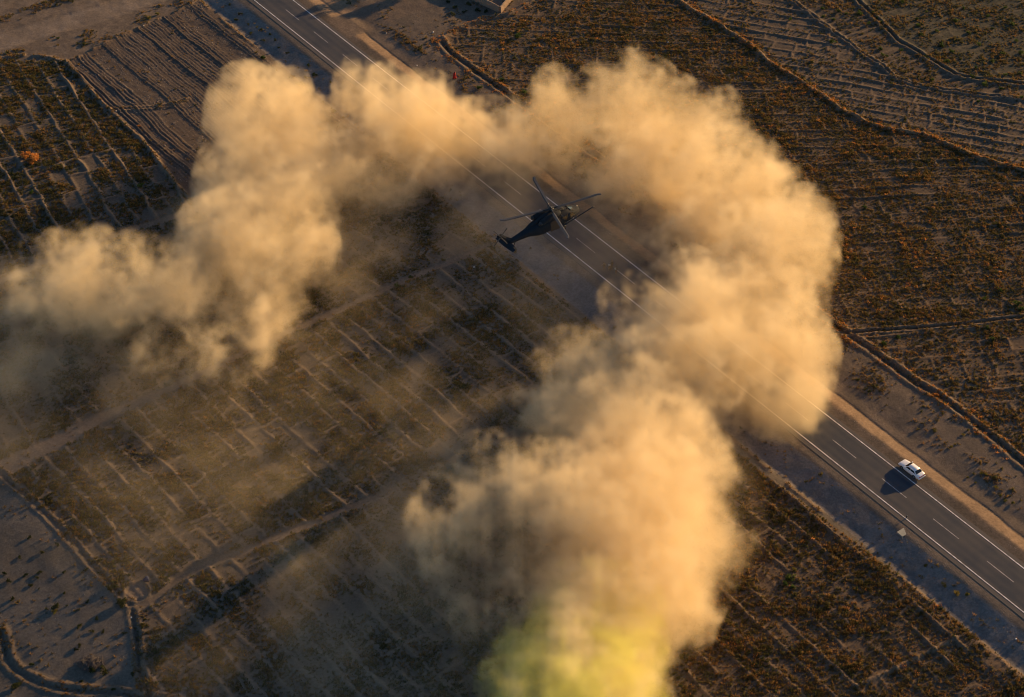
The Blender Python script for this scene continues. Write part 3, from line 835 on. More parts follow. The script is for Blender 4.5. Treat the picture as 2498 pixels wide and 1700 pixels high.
    part("hoist", M_heli2, lambda b_: (tube(b_, [(1.0, -1.1, 2.75), (.9, -1.65, 2.72)], .09), tube(b_, [(.9, -1.65, 2.85), (.9, -1.65, 2.35)], .15, 10)))
    # tail pylon, stabilator
    def pylon(b_):
        rr = []
        for x0, x1, z, th in ((-7.2, -8.75, 1.6, .17), (-7.75, -9.15, 2.2, .16), (-8.8, -9.9, 3.2, .13), (-9.45, -10.35, 3.95, .10), (-9.6, -10.35, 4.1, .05)):
            xm = x0 * .62 + x1 * .38
            rr.append([(x0, 0, z), (xm, th, z), (x1, .02, z), (x1, -.02, z), (xm, -th, z)])
        ring_loft(b_, rr)
    part("tail_fin", M_heli, pylon)
    def stab(b_):
        rr = []
        for y, x0, x1, th in ((-2.2, -8.35, -9.25, .05), (-1.1, -8.2, -9.35, .09), (0, -8.1, -9.4, .11), (1.1, -8.2, -9.35, .09), (2.2, -8.35, -9.25, .05)):
            xm = x0 * .65 + x1 * .35
            rr.append([(x0, y, 1.72), (xm, y, 1.72 + th), (x1, y, 1.66), (xm, y, 1.72 - th)])
        ring_loft(b_, rr)
    part("stabilator", M_heli, stab)
    # main rotor
    part("rotor_mast", M_heli2, lambda b_: tube(b_, [(0, 0, 3.2), (0, 0, 3.95)], [.24, .2], 14), True)
    hubo = part("rotor_hub", M_heli2, lambda b_: (tube(b_, [(0, 0, 3.68), (0, 0, 3.74), (0, 0, 3.92), (0, 0, 3.97)], [.38, .46, .44, .3], 16), tube(b_, [(0, 0, 3.97), (0, 0, 4.12)], [.2, .16], 12)), True)
    def blade(b_):
        rr = []
        L = [(0.4, .14, .10, 0, 0), (1.1, .13, .09, 0, .0), (1.35, .40, .05, 0, .01), (2.0, .53, .05, 0, .02), (4.0, .53, .048, .0, .02), (6.0, .53, .044, 0, .05), (7.55, .53, .04, 0, .12), (7.75, .50, .035, -.05, .13), (8.18, .40, .02, -.22, .15)]
        for x, c, th, sw, dz in L:
            y0 = c * .35 + sw; y1 = -c * .65 + sw
            rr.append([(x, y0, dz), (x, y0 - c * .3, dz + th), (x, y1, dz + .005), (x, y0 - c * .3, dz - th)])
        ring_loft(b_, rr)
    for k in range(4):
        azw = R(19.5 + 90 * k - 37.0)
        bl = part("rotor_blade", M_blade, blade)
        bl.location = (0, 0, 3.83); bl.rotation_euler = (R(-3), R(-1.0), azw)
        tp = bmesh.new(); ring_loft(tp, [[(x, y0, dz + .0), (x, (y0 + y1) / 2, dz + th), (x, y1, dz), (x, (y0 + y1) / 2, dz - th)] for x, y0, y1, th, dz in ((7.74, .15, -.40, .045, .13), (8.22, -.06, -.50, .025, .15))])
        mesh_obj("tip_cap", tp, M_tip, bl)
        part("blade_cuff", M_heli2, lambda b_: (tube(b_, [(.3, 0, 0), (1.25, 0, 0)], [.14, .11], 8), tube(b_, [(.35, .22, -.03), (1.0, .2, -.03)], .05, 6)), parent=bl)
    # canted tail rotor on the right of the fin
    tr0 = part("tail_rotor_hub", M_heli2, lambda b_: tube(b_, [(0, 0, -.25), (0, 0, .18)], [.2, .12], 10))
    tr0.location = (-9.95, -.32, 3.85); tr0.rotation_euler = (R(70), 0, 0)
    for k in range(4):
        tb = bmesh.new(); ring_loft(tb, [[(x, .09, 0), (x, .02, .02), (x, -.09, 0), (x, .02, -.02)] for x in (.15, 1.0, 1.68)])
        bmesh.ops.rotate(tb, verts=tb.verts[:], cent=(0, 0, 0), matrix=Matrix.Rotation(R(28 + 90 * k), 3, 'Z'))
        bmesh.ops.translate(tb, verts=tb.verts[:], vec=(0, 0, .08))
        mesh_obj("tail_rotor_blade", tb, M_blade, tr0)
    return root
make_heli()

# ------------------------------------------------------------------ white saloon car
def make_car():
    p = at(2223, 1150, ROAD_Z)
    root = empty("car", (float(p[0]), float(p[1]), ROAD_Z + 0.004), ang + math.pi)
    root.scale = (1.05, 1.05, 1.05)
    tag(root, "white four door saloon car driving over the right hand edge line of the road", "car")
    L2 = 2.3
    # lower body: stations (x, half width, z bottom, z waist)
    st = [(2.30, .62, .42, .60), (2.22, .74, .30, .70), (2.0, .82, .24, .76), (1.5, .85, .21, .84), (0.95, .86, .20, .92), (0.4, .865, .20, .94), (-.6, .865, .20, .96), (-1.35, .86, .21, .98), (-1.8, .84, .23, .97), (-2.15, .79, .30, .93), (-2.26, .74, .38, .80), (-2.30, .68, .44, .62)]
    bm = bmesh.new()
    rr = []
    for x, hw, zb, zt in st:
        rr.append([(x, hw * .55, zt + .015), (x, hw * .9, zt - .02), (x, hw * .985, zt - .12), (x, hw, (zb + zt) / 2), (x, hw * .96, zb + .06), (x, hw * .85, zb),
                   (x, -hw * .85, zb), (x, -hw * .96, zb + .06), (x, -hw, (zb + zt) / 2), (x, -hw * .985, zt - .12), (x, -hw * .9, zt - .02), (x, -hw * .55, zt + .015)])
    ring_loft(bm, rr)
    bmesh.ops.recalc_face_normals(bm, faces=bm.faces[:])
    mesh_obj("body", bm, M_white, root, True)
    # cabin
    def cabin(inset, z0, z1, dx):
        return None
    bm = bmesh.new()
    rr = [[(1.02, .77, .90), (1.02, -.77, .90), (-1.66, -.77, .95), (-1.66, .77, .95)],
          [(0.34, .66, 1.32), (0.34, -.66, 1.32), (-1.08, -.66, 1.32), (-1.08, .66, 1.32)],
          [(0.12, .60, 1.40), (0.12, -.60, 1.40), (-.90, -.60, 1.40), (-.90, .60, 1.40)]]
    ring_loft(bm, rr)
    bmesh.ops.recalc_face_normals(bm, faces=bm.faces[:])
    bmesh.ops.bevel(bm, geom=bm.edges[:], offset=.07, segments=3, affect='EDGES')
    mesh_obj("roof", bm, M_white, root, True)
    def pane(name, q_, off, mat=M_glass, parent=root):
        b_ = bmesh.new()
        q_ = [Vector(v) for v in q_]
        n = (q_[1] - q_[0]).cross(q_[2] - q_[0]).normalized()
        if n.dot(Vector(off)) < 0: n = -n
        lo = [b_.verts.new(v - n * .02) for v in q_]; hi = [b_.verts.new(v + n * .018) for v in q_]
        b_.faces.new(hi); b_.faces.new(lo[::-1])
        for i in range(len(q_)): b_.faces.new((lo[i], lo[(i + 1) % len(q_)], hi[(i + 1) % len(q_)], hi[i]))
        bmesh.ops.recalc_face_normals(b_, faces=b_.faces[:])
        return mesh_obj(name, b_, mat, parent)
    pane("windscreen", [(.96, .68, .94), (.96, -.68, .94), (.41, -.60, 1.28), (.41, .60, 1.28)], (1, 0, 1))
    pane("rear_window", [(-1.61, .66, .98), (-1.61, -.66, .98), (-1.13, -.60, 1.29), (-1.13, .60, 1.29)], (-1, 0, 1))
    for sg in (1, -1):
        pane("side_window", [(.74, .755 * sg, .955), (-.30, .755 * sg, .965), (-.30, .675 * sg, 1.27), (.26, .675 * sg, 1.27)], (0, sg, .3))
        pane("side_window", [(-.37, .755 * sg, .965), (-1.34, .755 * sg, .98), (-1.02, .675 * sg, 1.27), (-.37, .675 * sg, 1.27)], (0, sg, .3))
        b_ = bmesh.new(); box(b_, (.70, .80 * sg if sg > 0 else -1.0, .95), (.86, 1.0 if sg > 0 else -.80, 1.09), .03); mesh_obj("wing_mirror", b_, M_white, root)
        b_ = bmesh.new(); box(b_, (2.10, .40 * sg - .19, .56), (2.275, .40 * sg + .21, .69), .03); mesh_obj("headlight", b_, M_amber, root)
        b_ = bmesh.new(); box(b_, (-2.31, .46 * sg - .25, .66), (-2.20, .46 * sg + .25, .83), .02); mesh_obj("tail_light", b_, M_red, root)
        for yd in (.36, -.28):
            b_ = bmesh.new(); box(b_, (yd - .5 if yd > 0 else yd - .62, .855 * sg - .006 * sg if sg > 0 else -.868, .80), (yd - .36 if yd > 0 else yd - .48, .868 if sg > 0 else -.85, .83)); mesh_obj("door_handle", b_, M_black, root)
        for xw in (1.42, -1.32):
            wb = wheel_bm(.305, .19); bmesh.ops.rotate(wb, verts=wb.verts[:], cent=(0, 0, 0), matrix=Matrix.Rotation(R(90), 3, 'Z')); bmesh.ops.translate(wb, verts=wb.verts[:], vec=(xw, .79 * sg, .305))
            w_ = mesh_obj("wheel", wb, M_rubber, root, True)
            rb = rim_bm(.305, .21); bmesh.ops.rotate(rb, verts=rb.verts[:], cent=(0, 0, 0), matrix=Matrix.Rotation(R(90), 3, 'Z')); bmesh.ops.translate(rb, verts=rb.verts[:], vec=(xw, .79 * sg, .305))
            mesh_obj("rim", rb, M_steel, w_)
            # dark wheel arch
            ab = bmesh.new()
            n = 14
            rr = [[(xw + r_ * math.cos(math.pi * k / n), .874 * sg, .305 + r_ * math.sin(math.pi * k / n)) for r_ in (.30, .37)] for k in range(n + 1)]
            for a_, c2 in zip(rr[:-1], rr[1:]):
                ab.faces.new([ab.verts.new(v) for v in (a_[0], a_[1], c2[1], c2[0])])
            bmesh.ops.solidify(ab, geom=ab.faces[:], thickness=.02)
            mesh_obj("wheel_arch", ab, M_black, root)
    b_ = bmesh.new(); box(b_, (-2.315, -.205, .67), (-2.20, .205, .82), .015); mesh_obj("boot_panel", b_, M_red, root)
    b_ = bmesh.new(); box(b_, (-2.34, -.25, .50), (-2.25, .25, .62), .01); mesh_obj("number_plate", b_, M_plate, root)
    b_ = bmesh.new(); box(b_, (-2.37, -.80, .34), (-2.16, .80, .54), .05); mesh_obj("bumper", b_, M_white, root)
    b_ = bmesh.new(); box(b_, (2.16, -.78, .30), (2.37, .78, .50), .05); mesh_obj("bumper", b_, M_white, root)
    b_ = bmesh.new(); box(b_, (2.20, -.20, .56), (2.31, .20, .67), .015); mesh_obj("grille", b_, M_black, root)
make_car()

# ------------------------------------------------------------------ people
M_camo = simple("sandy_camouflage", (0.12, 0.072, 0.034), 0.9, 0, 0.5, 9)
M_camo2 = simple("olive_vest", (0.06, 0.046, 0.024), 0.9, 0, 0.4, 9)
M_skin = simple("skin", (0.30, 0.18, 0.12), 0.6)
M_boot = simple("boot_leather", (0.12, 0.085, 0.055), 0.8)
M_eye = simple("eye_dark", (0.02, 0.015, 0.012), 0.3)
M_pale = simple("pale_canvas", (0.34, 0.31, 0.26), 0.8)
M_robe = simple("red_robe", (0.30, 0.006, 0.008), 0.85, 0, 0.3, 7)
M_scarf = simple("dark_red_scarf", (0.12, 0.01, 0.012), 0.9)

def skin_mesh(name, joints, bones, mats, assign, sub=1):
    names_ = list(joints)
    me = bpy.data.meshes.new(name)
    me.from_pydata([joints[n][0] for n in names_], [(names_.index(a_), names_.index(b_)) for a_, b_ in bones], [])
    o = bpy.data.objects.new(name, me)
    COL.objects.link(o)
    md = o.modifiers.new("skin", 'SKIN'); md.use_smooth_shade = True
    for i, n in enumerate(names_):
        r = joints[n][1]
        me.skin_vertices[0].data[i].radius = (r, r) if np.isscalar(r) else r
        me.skin_vertices[0].data[i].use_root = (i == 0)
    ss = o.modifiers.new("sub", 'SUBSURF'); ss.levels = sub; ss.render_levels = sub
    dg = bpy.context.evaluated_depsgraph_get()
    m2 = bpy.data.meshes.new_from_object(o.evaluated_get(dg))
    bpy.data.objects.remove(o)
    m2.name = name
    m2.materials.clear()
    for m in mats: m2.materials.append(m)
    for p in m2.polygons:
        p.material_index = assign(p.center)
    return m2

def person_mesh(name, lean=0.0, knee=0.0, stride=0.12, arm=0.5, mats=None):
    """standing height 1.78 m, facing +X; lean and knee bend the figure"""
    hipz = 0.93 - 0.33 * knee
    J = {}
    def V3(*a_): return Vector(a_)
    pel = V3(0, 0, hipz)
    ld = V3(math.sin(lean), 0, math.cos(lean))
    J['pelvis'] = (pel, (.155, .12))
    J['waist'] = (pel + ld * .17, (.145, .115)); J['chest'] = (pel + ld * .38, (.185, .13)); J['neckbase'] = (pel + ld * .54, (.12, .1))
    J['neck'] = (pel + ld * .60 + V3(.01, 0, 0), .058)
    hd = pel + ld * .70 + V3(.02, 0, 0)
    J['jaw'] = (hd + V3(.02, 0, -.04), (.072, .085)); J['head'] = (hd + V3(0, 0, .05), (.08, .1)); J['crown'] = (hd + V3(-.01, 0, .12), (.062, .075))
    B = [('pelvis', 'waist'), ('waist', 'chest'), ('chest', 'neckbase'), ('neckbase', 'neck'), ('neck', 'jaw'), ('jaw', 'head'), ('head', 'crown')]
    hands = []
    for sg, n in ((1, 'l'), (-1, 'r')):
        fx = stride * sg
        J['hip' + n] = (pel + V3(0, .1 * sg, -.05), .105)
        ankle = V3(fx, .13 * sg, .09)
        kn = V3((pel.x + fx) / 2 + .05 + .30 * knee, .13 * sg, .5 - .12 * knee)
        J['knee' + n] = (kn, .066); J['calf' + n] = (kn.lerp(ankle, .35) - V3(.02, 0, 0), .062); J['ankle' + n] = (ankle, .045); J['toe' + n] = (ankle + V3(.17, .02 * sg, -.05), (.045, .035))
        B += [('pelvis', 'hip' + n), ('hip' + n, 'knee' + n), ('knee' + n, 'calf' + n), ('calf' + n, 'ankle' + n), ('ankle' + n, 'toe' + n)]
        sh = pel + ld * .50 + V3(0, .20 * sg, 0)
        el = sh + V3(.02 + .10 * arm, .06 * sg, -.28)
        wr = el + V3(.24 * arm + .03, -.05 * sg * arm, -.25 + .14 * arm)
        J['sh' + n] = (sh, .07); J['el' + n] = (el, .045); J['wr' + n] = (wr, .03)
        fd = (wr - el).normalized(); pm = wr + fd * .08
        J['palm' + n] = (pm, (.022, .042))
        B += [('neckbase', 'sh' + n), ('sh' + n, 'el' + n), ('el' + n, 'wr' + n), ('wr' + n, 'palm' + n)]
        side = V3(1, 0, 0) if abs(fd.x) < .7 else V3(0, 0, 1)
        for i, (of, ln) in enumerate(((.03, .085), (.01, .095), (-.01, .088), (-.03, .07))):
            a1 = pm + fd * .045 + side * of; a2 = a1 + fd * ln * .55; a3 = a2 + (fd * .6 + V3(0, -.5 * sg, 0)) * ln * .5
            for q_, pt, r_ in (('a', a1, .009), ('b', a2, .009), ('c', a3, .008)): J[f'f{i}{q_}{n}'] = (pt, r_)
            B += [('palm' + n, f'f{i}a{n}'), (f'f{i}a{n}', f'f{i}b{n}'), (f'f{i}b{n}', f'f{i}c{n}')]
        t1 = wr + fd * .04 + side * .035; t2 = t1 + (fd + side * .7) * .035
        J['th1' + n] = (t1, .011); J['th2' + n] = (t2, .01); B += [('palm' + n, 'th1' + n), ('th1' + n, 'th2' + n)]
        hands.append(pm)
    def assign(c):
        if (c - hd).length < .16 and c.z > J['neck'][0].z - .02: return 1
        if min((c - h).length for h in hands) < .11: return 1
        if c.z < .15: return 2
        return 0
    me = skin_mesh(name, J, B, mats or [M_camo, M_skin, M_boot, M_eye], assign)
    # face: nose, ears, eyes joined into the same body
    bm = bmesh.new(); bm.from_mesh(me)
    f0 = len(bm.faces)
    def blob(c, r, mi, sc=(1, 1, 1)):
        before = set(bm.faces)
        bmesh.ops.create_uvsphere(bm, u_segments=8, v_segments=6, radius=r, matrix=Matrix.Translation(c) @ Matrix.Diagonal((*sc, 1)))
        for f in bm.faces:
            if f not in before: f.material_index = mi; f.smooth = True
    blob(hd + Vector((.10, 0, .03)), .018, 1, (1.2, .8, 1.5))
    for sg in (1, -1):
        blob(hd + Vector((.083, .032 * sg, .055)), .011, 3); blob(hd + Vector((0, .085 * sg, .04)), .022, 1, (.8, .5, 1.3))
    blob(hd + Vector((.087, 0, -.02)), .015, 3, (.5, 1.6, .35))
    bm.to_mesh(me); bm.free()
    return me, hd, pel, ld

def helmet_bm(c):
    bm = bmesh.new()
    rings = []
    for k in range(5):
        a_ = k / 4 * math.pi / 2
        rr_, z_ = .135 * math.cos(a_) + .004, .13 * math.sin(a_)
        rings.append([c + Vector((rr_ * 1.1 * math.cos(2 * math.pi * i / 14), rr_ * math.sin(2 * math.pi * i / 14), z_ + .04)) for i in range(14)])
    ring_loft(bm, rings)
    return bm

soldiers = [  # photo pixel of the feet, facing, lean, knee, label, helmet, pack
    ((1474, 657), 2.6, 0.25, 0.25, "person in sandy camouflage, leftmost of the group standing on the road", M_camo, M_camo),
    ((1484, 658), 0.5, 0.75, 0.75, "person crouching low in the middle of the camouflaged group, pale pack on the back", M_camo2, M_pale),
    ((1493, 652), 2.2, 0.15, 0.1, "person in sandy camouflage standing farthest up the road in the group", M_camo, M_camo2),
    ((1502, 667), 0.9, 0.10, 0.05, "person in camouflage striding apart, rightmost and nearest of the group, pale pouch on shoulder", M_camo2, M_pale),
    ((1492, 660), 3.3, 0.55, 0.5, "person bending between the crouching one and the rightmost one of the group", M_pale, M_camo2),
]
for (u, v), rz, lean, knee, lab, hm, pk in soldiers:
    p = at(u, v, ROAD_Z)
    me, hd, pel, ld = person_mesh("person", lean, knee, 0.16, 0.8)
    o = link(bpy.data.objects.new("person", me))
    o.location = (float(p[0]), float(p[1]), ROAD_Z - 0.02); o.rotation_euler = (0, 0, rz); o.scale = (1.05,) * 3
    tag(o, lab, "person", "people in camouflage on the road under the helicopter")
    mesh_obj("helmet", helmet_bm(hd), hm, o, True)
    b_ = bmesh.new(); c = pel + ld * .33
    for lo, hi in (((-.17, -.2, -.2), (.16, .2, .2)),): box(b_, c + Vector(lo), c + Vector(hi), .08)
    mesh_obj("vest", b_, M_camo2, o, True)
    b_ = bmesh.new(); c = pel + ld * .36 - Vector((math.cos(lean), 0, -math.sin(lean))) * .24
    box(b_, c + Vector((-.1, -.15, -.2)), c + Vector((.1, .15, .2)), .05)
    mesh_obj("backpack", b_, pk, o, True)

# person in a red robe by the ditch
p = on_ground(1109, 191)
me, hd, pel, ld = person_mesh("person", 0.05, 0.0, 0.05, 0.3, [M_robe, M_skin, M_boot, M_eye])
o = link(bpy.data.objects.new("person", me)); o.location = p; o.rotation_euler = (0, 0, -1.0); o.scale = (1.0,) * 3
tag(o, "lone person in a long red robe standing beside the ditch above the road", "person")
b_ = bmesh.new()
tube(b_, [(0, 0, .06), (0, 0, .3), (0, 0, .8), (0.01, 0, 1.1), (0.02, 0, 1.42), (.02, 0, 1.5)], [.42, .40, .34, .29, .25, .10], 16)
for v_ in b_.verts:
    a_ = math.atan2(v_.co.y, v_.co.x); k_ = 1 + .06 * math.sin(7 * a_) * (1.3 - v_.co.z)
    v_.co.x *= k_ * .85; v_.co.y *= k_
mesh_obj("robe", b_, M_robe, o, True)
b_ = bmesh.new()
rings = []
for k in range(6):
    z_ = hd.z - .16 + k * .062; rr_ = (.17, .15, .135, .135, .12, .05)[k]
    rings.append([(hd.x - .025 + rr_ * .9 * math.cos(2 * math.pi * i / 14), rr_ * math.sin(2 * math.pi * i / 14), z_) for i in range(14)])
ring_loft(b_, rings)
mesh_obj("headscarf", b_, M_scarf, o, True)

# ------------------------------------------------------------------ roadside things
M_post = simple("dark_post_paint", (0.03, 0.03, 0.032), 0.7)
M_conc = simple("weathered_concrete", (0.17, 0.185, 0.19), 0.9, 0, 0.2, 3, 0, 0.3)
p = on_ground(2211, 1264)
root = empty("marker_post", p)
tag(root, "short dark roadside marker post on the left edge line below the white car", "post")
b_ = bmesh.new(); tube(b_, [(0, 0, -.1), (0, 0, .95), (0, 0, 1.0)], [.10, .09, .05], 10); mesh_obj("post", b_, M_post, root)
b_ = bmesh.new(); tube(b_, [(0, 0, .74), (0, 0, .84)], [.098, .096], 10); mesh_obj("reflector_band", b_, M_plate, root)
b_ = bmesh.new(); box(b_, (-.18, -.18, -.05), (.18, .18, .06), .02); mesh_obj("foot", b_, M_conc, root)

p = on_ground(2203, 1299)
b_ = bmesh.new(); box(b_, (-.95, -.6, -.2), (.95, .6, .08), .04)
for v_ in b_.verts: v_.co += Vector((random.uniform(-.06, .06), random.uniform(-.06, .06), random.uniform(-.03, .03)))
o = mesh_obj("concrete_slab", b_, M_conc); o.location = p + Vector((0, 0, .05)); o.rotation_euler = (R(8), R(9), .75)
tag(o, "pale flat concrete slab lying on the dark slope left of the road", "slab")

# mud brick compound walls at the top of the picture
M_mud = simple("mud_plaster", (0.25, 0.175, 0.12), 0.95, 0, 0.25, 1.5, 0, 0.6)
def mud_wall(p0, p1, h, th, label, seed):
    p0, p1 = Vector(p0), Vector(p1)
    d = (p1 - p0); ln = d.length; d.normalize(); n = Vector((-d.y, d.x, 0))
    rr = random.Random(seed)
    bm = bmesh.new()
    N = max(6, int(ln / .7)); rings = []
    hh = h
    for i in range(N + 1):
        hh = h * (1 + rr.uniform(-.04, .04)) - (.25 if rr.random() < .08 else 0)
        q = d * (ln * i / N)
        w0, w1 = th * .5, th * .36
        j = lambda: rr.uniform(-.035, .035)
        rings.append([q + n * (w0 + j()) + Vector((0, 0, -.5)), q + n * (w0 * .93 + j()) + Vector((0, 0, hh * .5)), q + n * (w1 + j()) + Vector((0, 0, hh - .06)), q + Vector((0, 0, hh + j())),
                      q - n * (w1 + j()) + Vector((0, 0, hh - .06)), q - n * (w0 * .93 + j()) + Vector((0, 0, hh * .5)), q - n * (w0 + j()) + Vector((0, 0, -.5))])
    ring_loft(bm, rings)
    bmesh.ops.recalc_face_normals(bm, faces=bm.faces[:])
    o = mesh_obj("mud_wall", bm, M_mud); o.location = p0
    tag(o, label, "wall", "mud walls of the compound at the top edge")
    return o
wc = on_ground(1220, 31)
wl = at(1100, -26, 0.2); wr = at(1290, -46, 0.2)
mud_wall(wc + (Vector((float(wl[0]), float(wl[1]), wc.z)) - wc).normalized() * .28, (float(wl[0]), float(wl[1]), wc.z), 1.7, .5, "shaded mud wall of the compound running left from its corner", 3)
mud_wall(wc, (float(wr[0]), float(wr[1]), wc.z), 1.7, .5, "sunlit orange mud wall of the compound running up right from its corner", 4)

# stones that stand out
M_stone = simple("pale_stone", (0.62, 0.60, 0.56), 0.9, 0, 0.2, 5)
def stone_bm(r, seed):
    rr = random.Random(seed)
    bm = bmesh.new(); bmesh.ops.create_icosphere(bm, subdivisions=1, radius=r)
    for v_ in bm.verts: v_.co *= rr.uniform(.7, 1.15); v_.co.z *= .7
    return bm
for i, (u, v, r, lab) in enumerate(((283, 271, .20, "white stone at the foot of a low bank beside the ploughed field"), (350, 62, .16, "small white stone on the bank along the top of the ploughed field"), (1057, 79, .24, "lone white stone on the bare ground near the mud wall"),
                           (942, 81, .17, "white stone beside the side track joining the road"), (1017, 160, .18, "white stone at the edge of the orange roadside strip"), (1156, 652, .2, "white stone in the pale plots left of the helicopter tail"),
                           (1760, 122, .2, "small white stone in the brown field under the upper bank"), (2478, 1559, .22, "round grey stone on the dark verge at the lower right"), (1630, 103, .2, "pale stone among brown stubble above the dust"),
                           (320, 1507, .2, "white stone at the mouth of the near ditch"), (2437, 1170, .15, "white pebble on the scrub strip right of the car"))):
    o = mesh_obj("stone", stone_bm(r, i), M_stone, None, True)
    o.location = on_ground(u, v) + Vector((0, 0, r * .3)); o.rotation_euler = (0, 0, i * 1.3)
    tag(o, lab, "stone")

# blue bundle and brushwood heap on the lower left
M_blue = simple("blue_plastic", (0.012, 0.022, 0.06), 0.9)
b_ = bmesh.new(); bmesh.ops.create_icosphere(b_, subdivisions=2, radius=.55)
for v_ in b_.verts:
    v_.co *= 1 + .18 * math.sin(5 * v_.co.x + 3 * v_.co.y) + random.uniform(-.05, .05); v_.co.z *= .7
o = mesh_obj("bundle", b_, M_blue, None, True); o.location = on_ground(357, 1415) + Vector((0, 0, .2))
tag(o, "dark blue bundle lying beside the round bare patch at the lower left", "bundle")

# ------------------------------------------------------------------ plants
M_dry = leaf_mat("dry_crop_leaf", [(0.075, 0.070, 0.026), (0.125, 0.095, 0.034), (0.20, 0.125, 0.044), (0.28, 0.15, 0.052)], 0.14)
M_olive = leaf_mat("olive_crop_leaf", [(0.06, 0.068, 0.026), (0.095, 0.09, 0.034), (0.14, 0.115, 0.042), (0.22, 0.135, 0.05)], 0.14)
M_scrub = leaf_mat("dry_scrub_leaf", [(0.09, 0.08, 0.035), (0.16, 0.12, 0.05), (0.24, 0.155, 0.06), (0.27, 0.16, 0.07)], 0.2)
M_green = leaf_mat("green_shrub_leaf", [(0.045, 0.075, 0.022), (0.07, 0.105, 0.026), (0.10, 0.125, 0.032)], 0.8)
M_yel = leaf_mat("yellow_shrub_leaf", [(0.13, 0.12, 0.03), (0.20, 0.17, 0.04), (0.26, 0.20, 0.05)], 0.8)
M_dark = leaf_mat("dark_shrub_leaf", [(0.03, 0.042, 0.018), (0.05, 0.06, 0.022), (0.075, 0.078, 0.028)], 0.8)
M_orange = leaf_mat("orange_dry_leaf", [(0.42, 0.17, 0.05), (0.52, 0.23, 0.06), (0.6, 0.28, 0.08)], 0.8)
M_twig = simple("grey_twigs", (0.10, 0.085, 0.075), 0.95)

def tuft_mesh(name, seed, n, r, h, w, mat):
    rr = np.random.default_rng(seed)
    vs, fs = [], []
    for i in range(n):
        a_ = rr.uniform(0, 2 * np.pi); rad = r * math.sqrt(rr.uniform(0, 1)); b0 = np.array([math.cos(a_) * rad * .55, math.sin(a_) * rad * .55, 0])
        lean = np.array([math.cos(a_) * rad * .9, math.sin(a_) * rad * .9, h * rr.uniform(.55, 1.0)])
        ww = rr.uniform(0, 2 * np.pi); wv = np.array([math.cos(ww), math.sin(ww), 0]) * w * rr.uniform(.6, 1.2)
        k = len(vs)
        vs += [b0 - wv * .5, b0 + wv * .5, b0 + lean * .6 + wv * .55, b0 + lean]
        fs += [(k, k + 1, k + 2, k + 3)]
    me = np_mesh(name, np.array(vs), np.array(fs), False)
    me.materials.append(mat)
    return me

def scatter(name, label_kind, dens_mask, count, protos, smin, smax, seed, sink=0.02):
    """one object of countless small plants or stones: points of the terrain that carry copies of a few small meshes"""
    rr = np.random.default_rng(seed)
    w = dens_mask.astype(np.float64).ravel() * vis.ravel()
    tot = w.sum()
    if tot < 5: return None
    n = int(min(count, tot * STEP * STEP * 9))
    cs = np.cumsum(w)
    pick = np.searchsorted(cs, rr.uniform(0, cs[-1], n))
    pick = np.clip(pick, 0, NX * NY - 1)
    x = X.ravel()[pick] + rr.uniform(-.5, .5, n) * STEP; y = Y.ravel()[pick] + rr.uniform(-.5, .5, n) * STEP
    z = ground_z(x, y) - sink
    me = bpy.data.meshes.new(name)
    me.vertices.add(n); me.vertices.foreach_set('co', np.stack([x, y, z], 1).astype(np.float32).ravel())
    sc = me.attributes.new('size', 'FLOAT', 'POINT'); sc.data.foreach_set('value', ((smin + (smax - smin) * rr.random(n) ** 2.2) * np.clip(0.35 + 1.3 * n_mid.ravel()[pick], .45, 1.5)).astype(np.float32))
    rt = me.attributes.new('turn', 'FLOAT', 'POINT'); rt.data.foreach_set('value', rr.uniform(0, 6.283, n).astype(np.float32))
    kd = me.attributes.new('variety', 'INT', 'POINT'); kd.data.foreach_set('value', rr.integers(0, len(protos), n).astype(np.int32))
    o = link(bpy.data.objects.new(name, me))
    o['kind'] = 'stuff'
    if label_kind: o['label'] = label_kind
    ng = bpy.data.node_groups.new("scatter_" + name, 'GeometryNodeTree')
    ng.interface.new_socket("Geometry", in_out='INPUT', socket_type='NodeSocketGeometry'); ng.interface.new_socket("Geometry", in_out='OUTPUT', socket_type='NodeSocketGeometry')
    N, L = ng.nodes, ng.links
    gi_, go = N.new('NodeGroupInput'), N.new('NodeGroupOutput')
    g2i = N.new('GeometryNodeGeometryToInstance')
    for pr in reversed(protos):
        oi = N.new('GeometryNodeObjectInfo'); oi.inputs['Object'].default_value = pr; oi.inputs['As Instance'].default_value = False
        L.new(oi.outputs['Geometry'], g2i.inputs[0])
    io = N.new('GeometryNodeInstanceOnPoints'); io.inputs['Pick Instance'].default_value = True
    def attr(nm, ty):
        a_ = N.new('GeometryNodeInputNamedAttribute'); a_.data_type = ty; a_.inputs['Name'].default_value = nm
        return [k_ for k_ in a_.outputs if k_.enabled][0]
    L.new(gi_.outputs[0], io.inputs['Points']); L.new(g2i.outputs[0], io.inputs['Instance'])
    L.new(attr('variety', 'INT'), io.inputs['Instance Index'])
    L.new(attr('size', 'FLOAT'), io.inputs['Scale'])
    cx = N.new('ShaderNodeCombineXYZ'); L.new(attr('turn', 'FLOAT'), cx.inputs['Z'])
    L.new(cx.outputs[0], io.inputs['Rotation'])
    L.new(io.outputs[0], go.inputs[0])
    md = o.modifiers.new("scatter", 'NODES'); md.node_group = ng
    return o

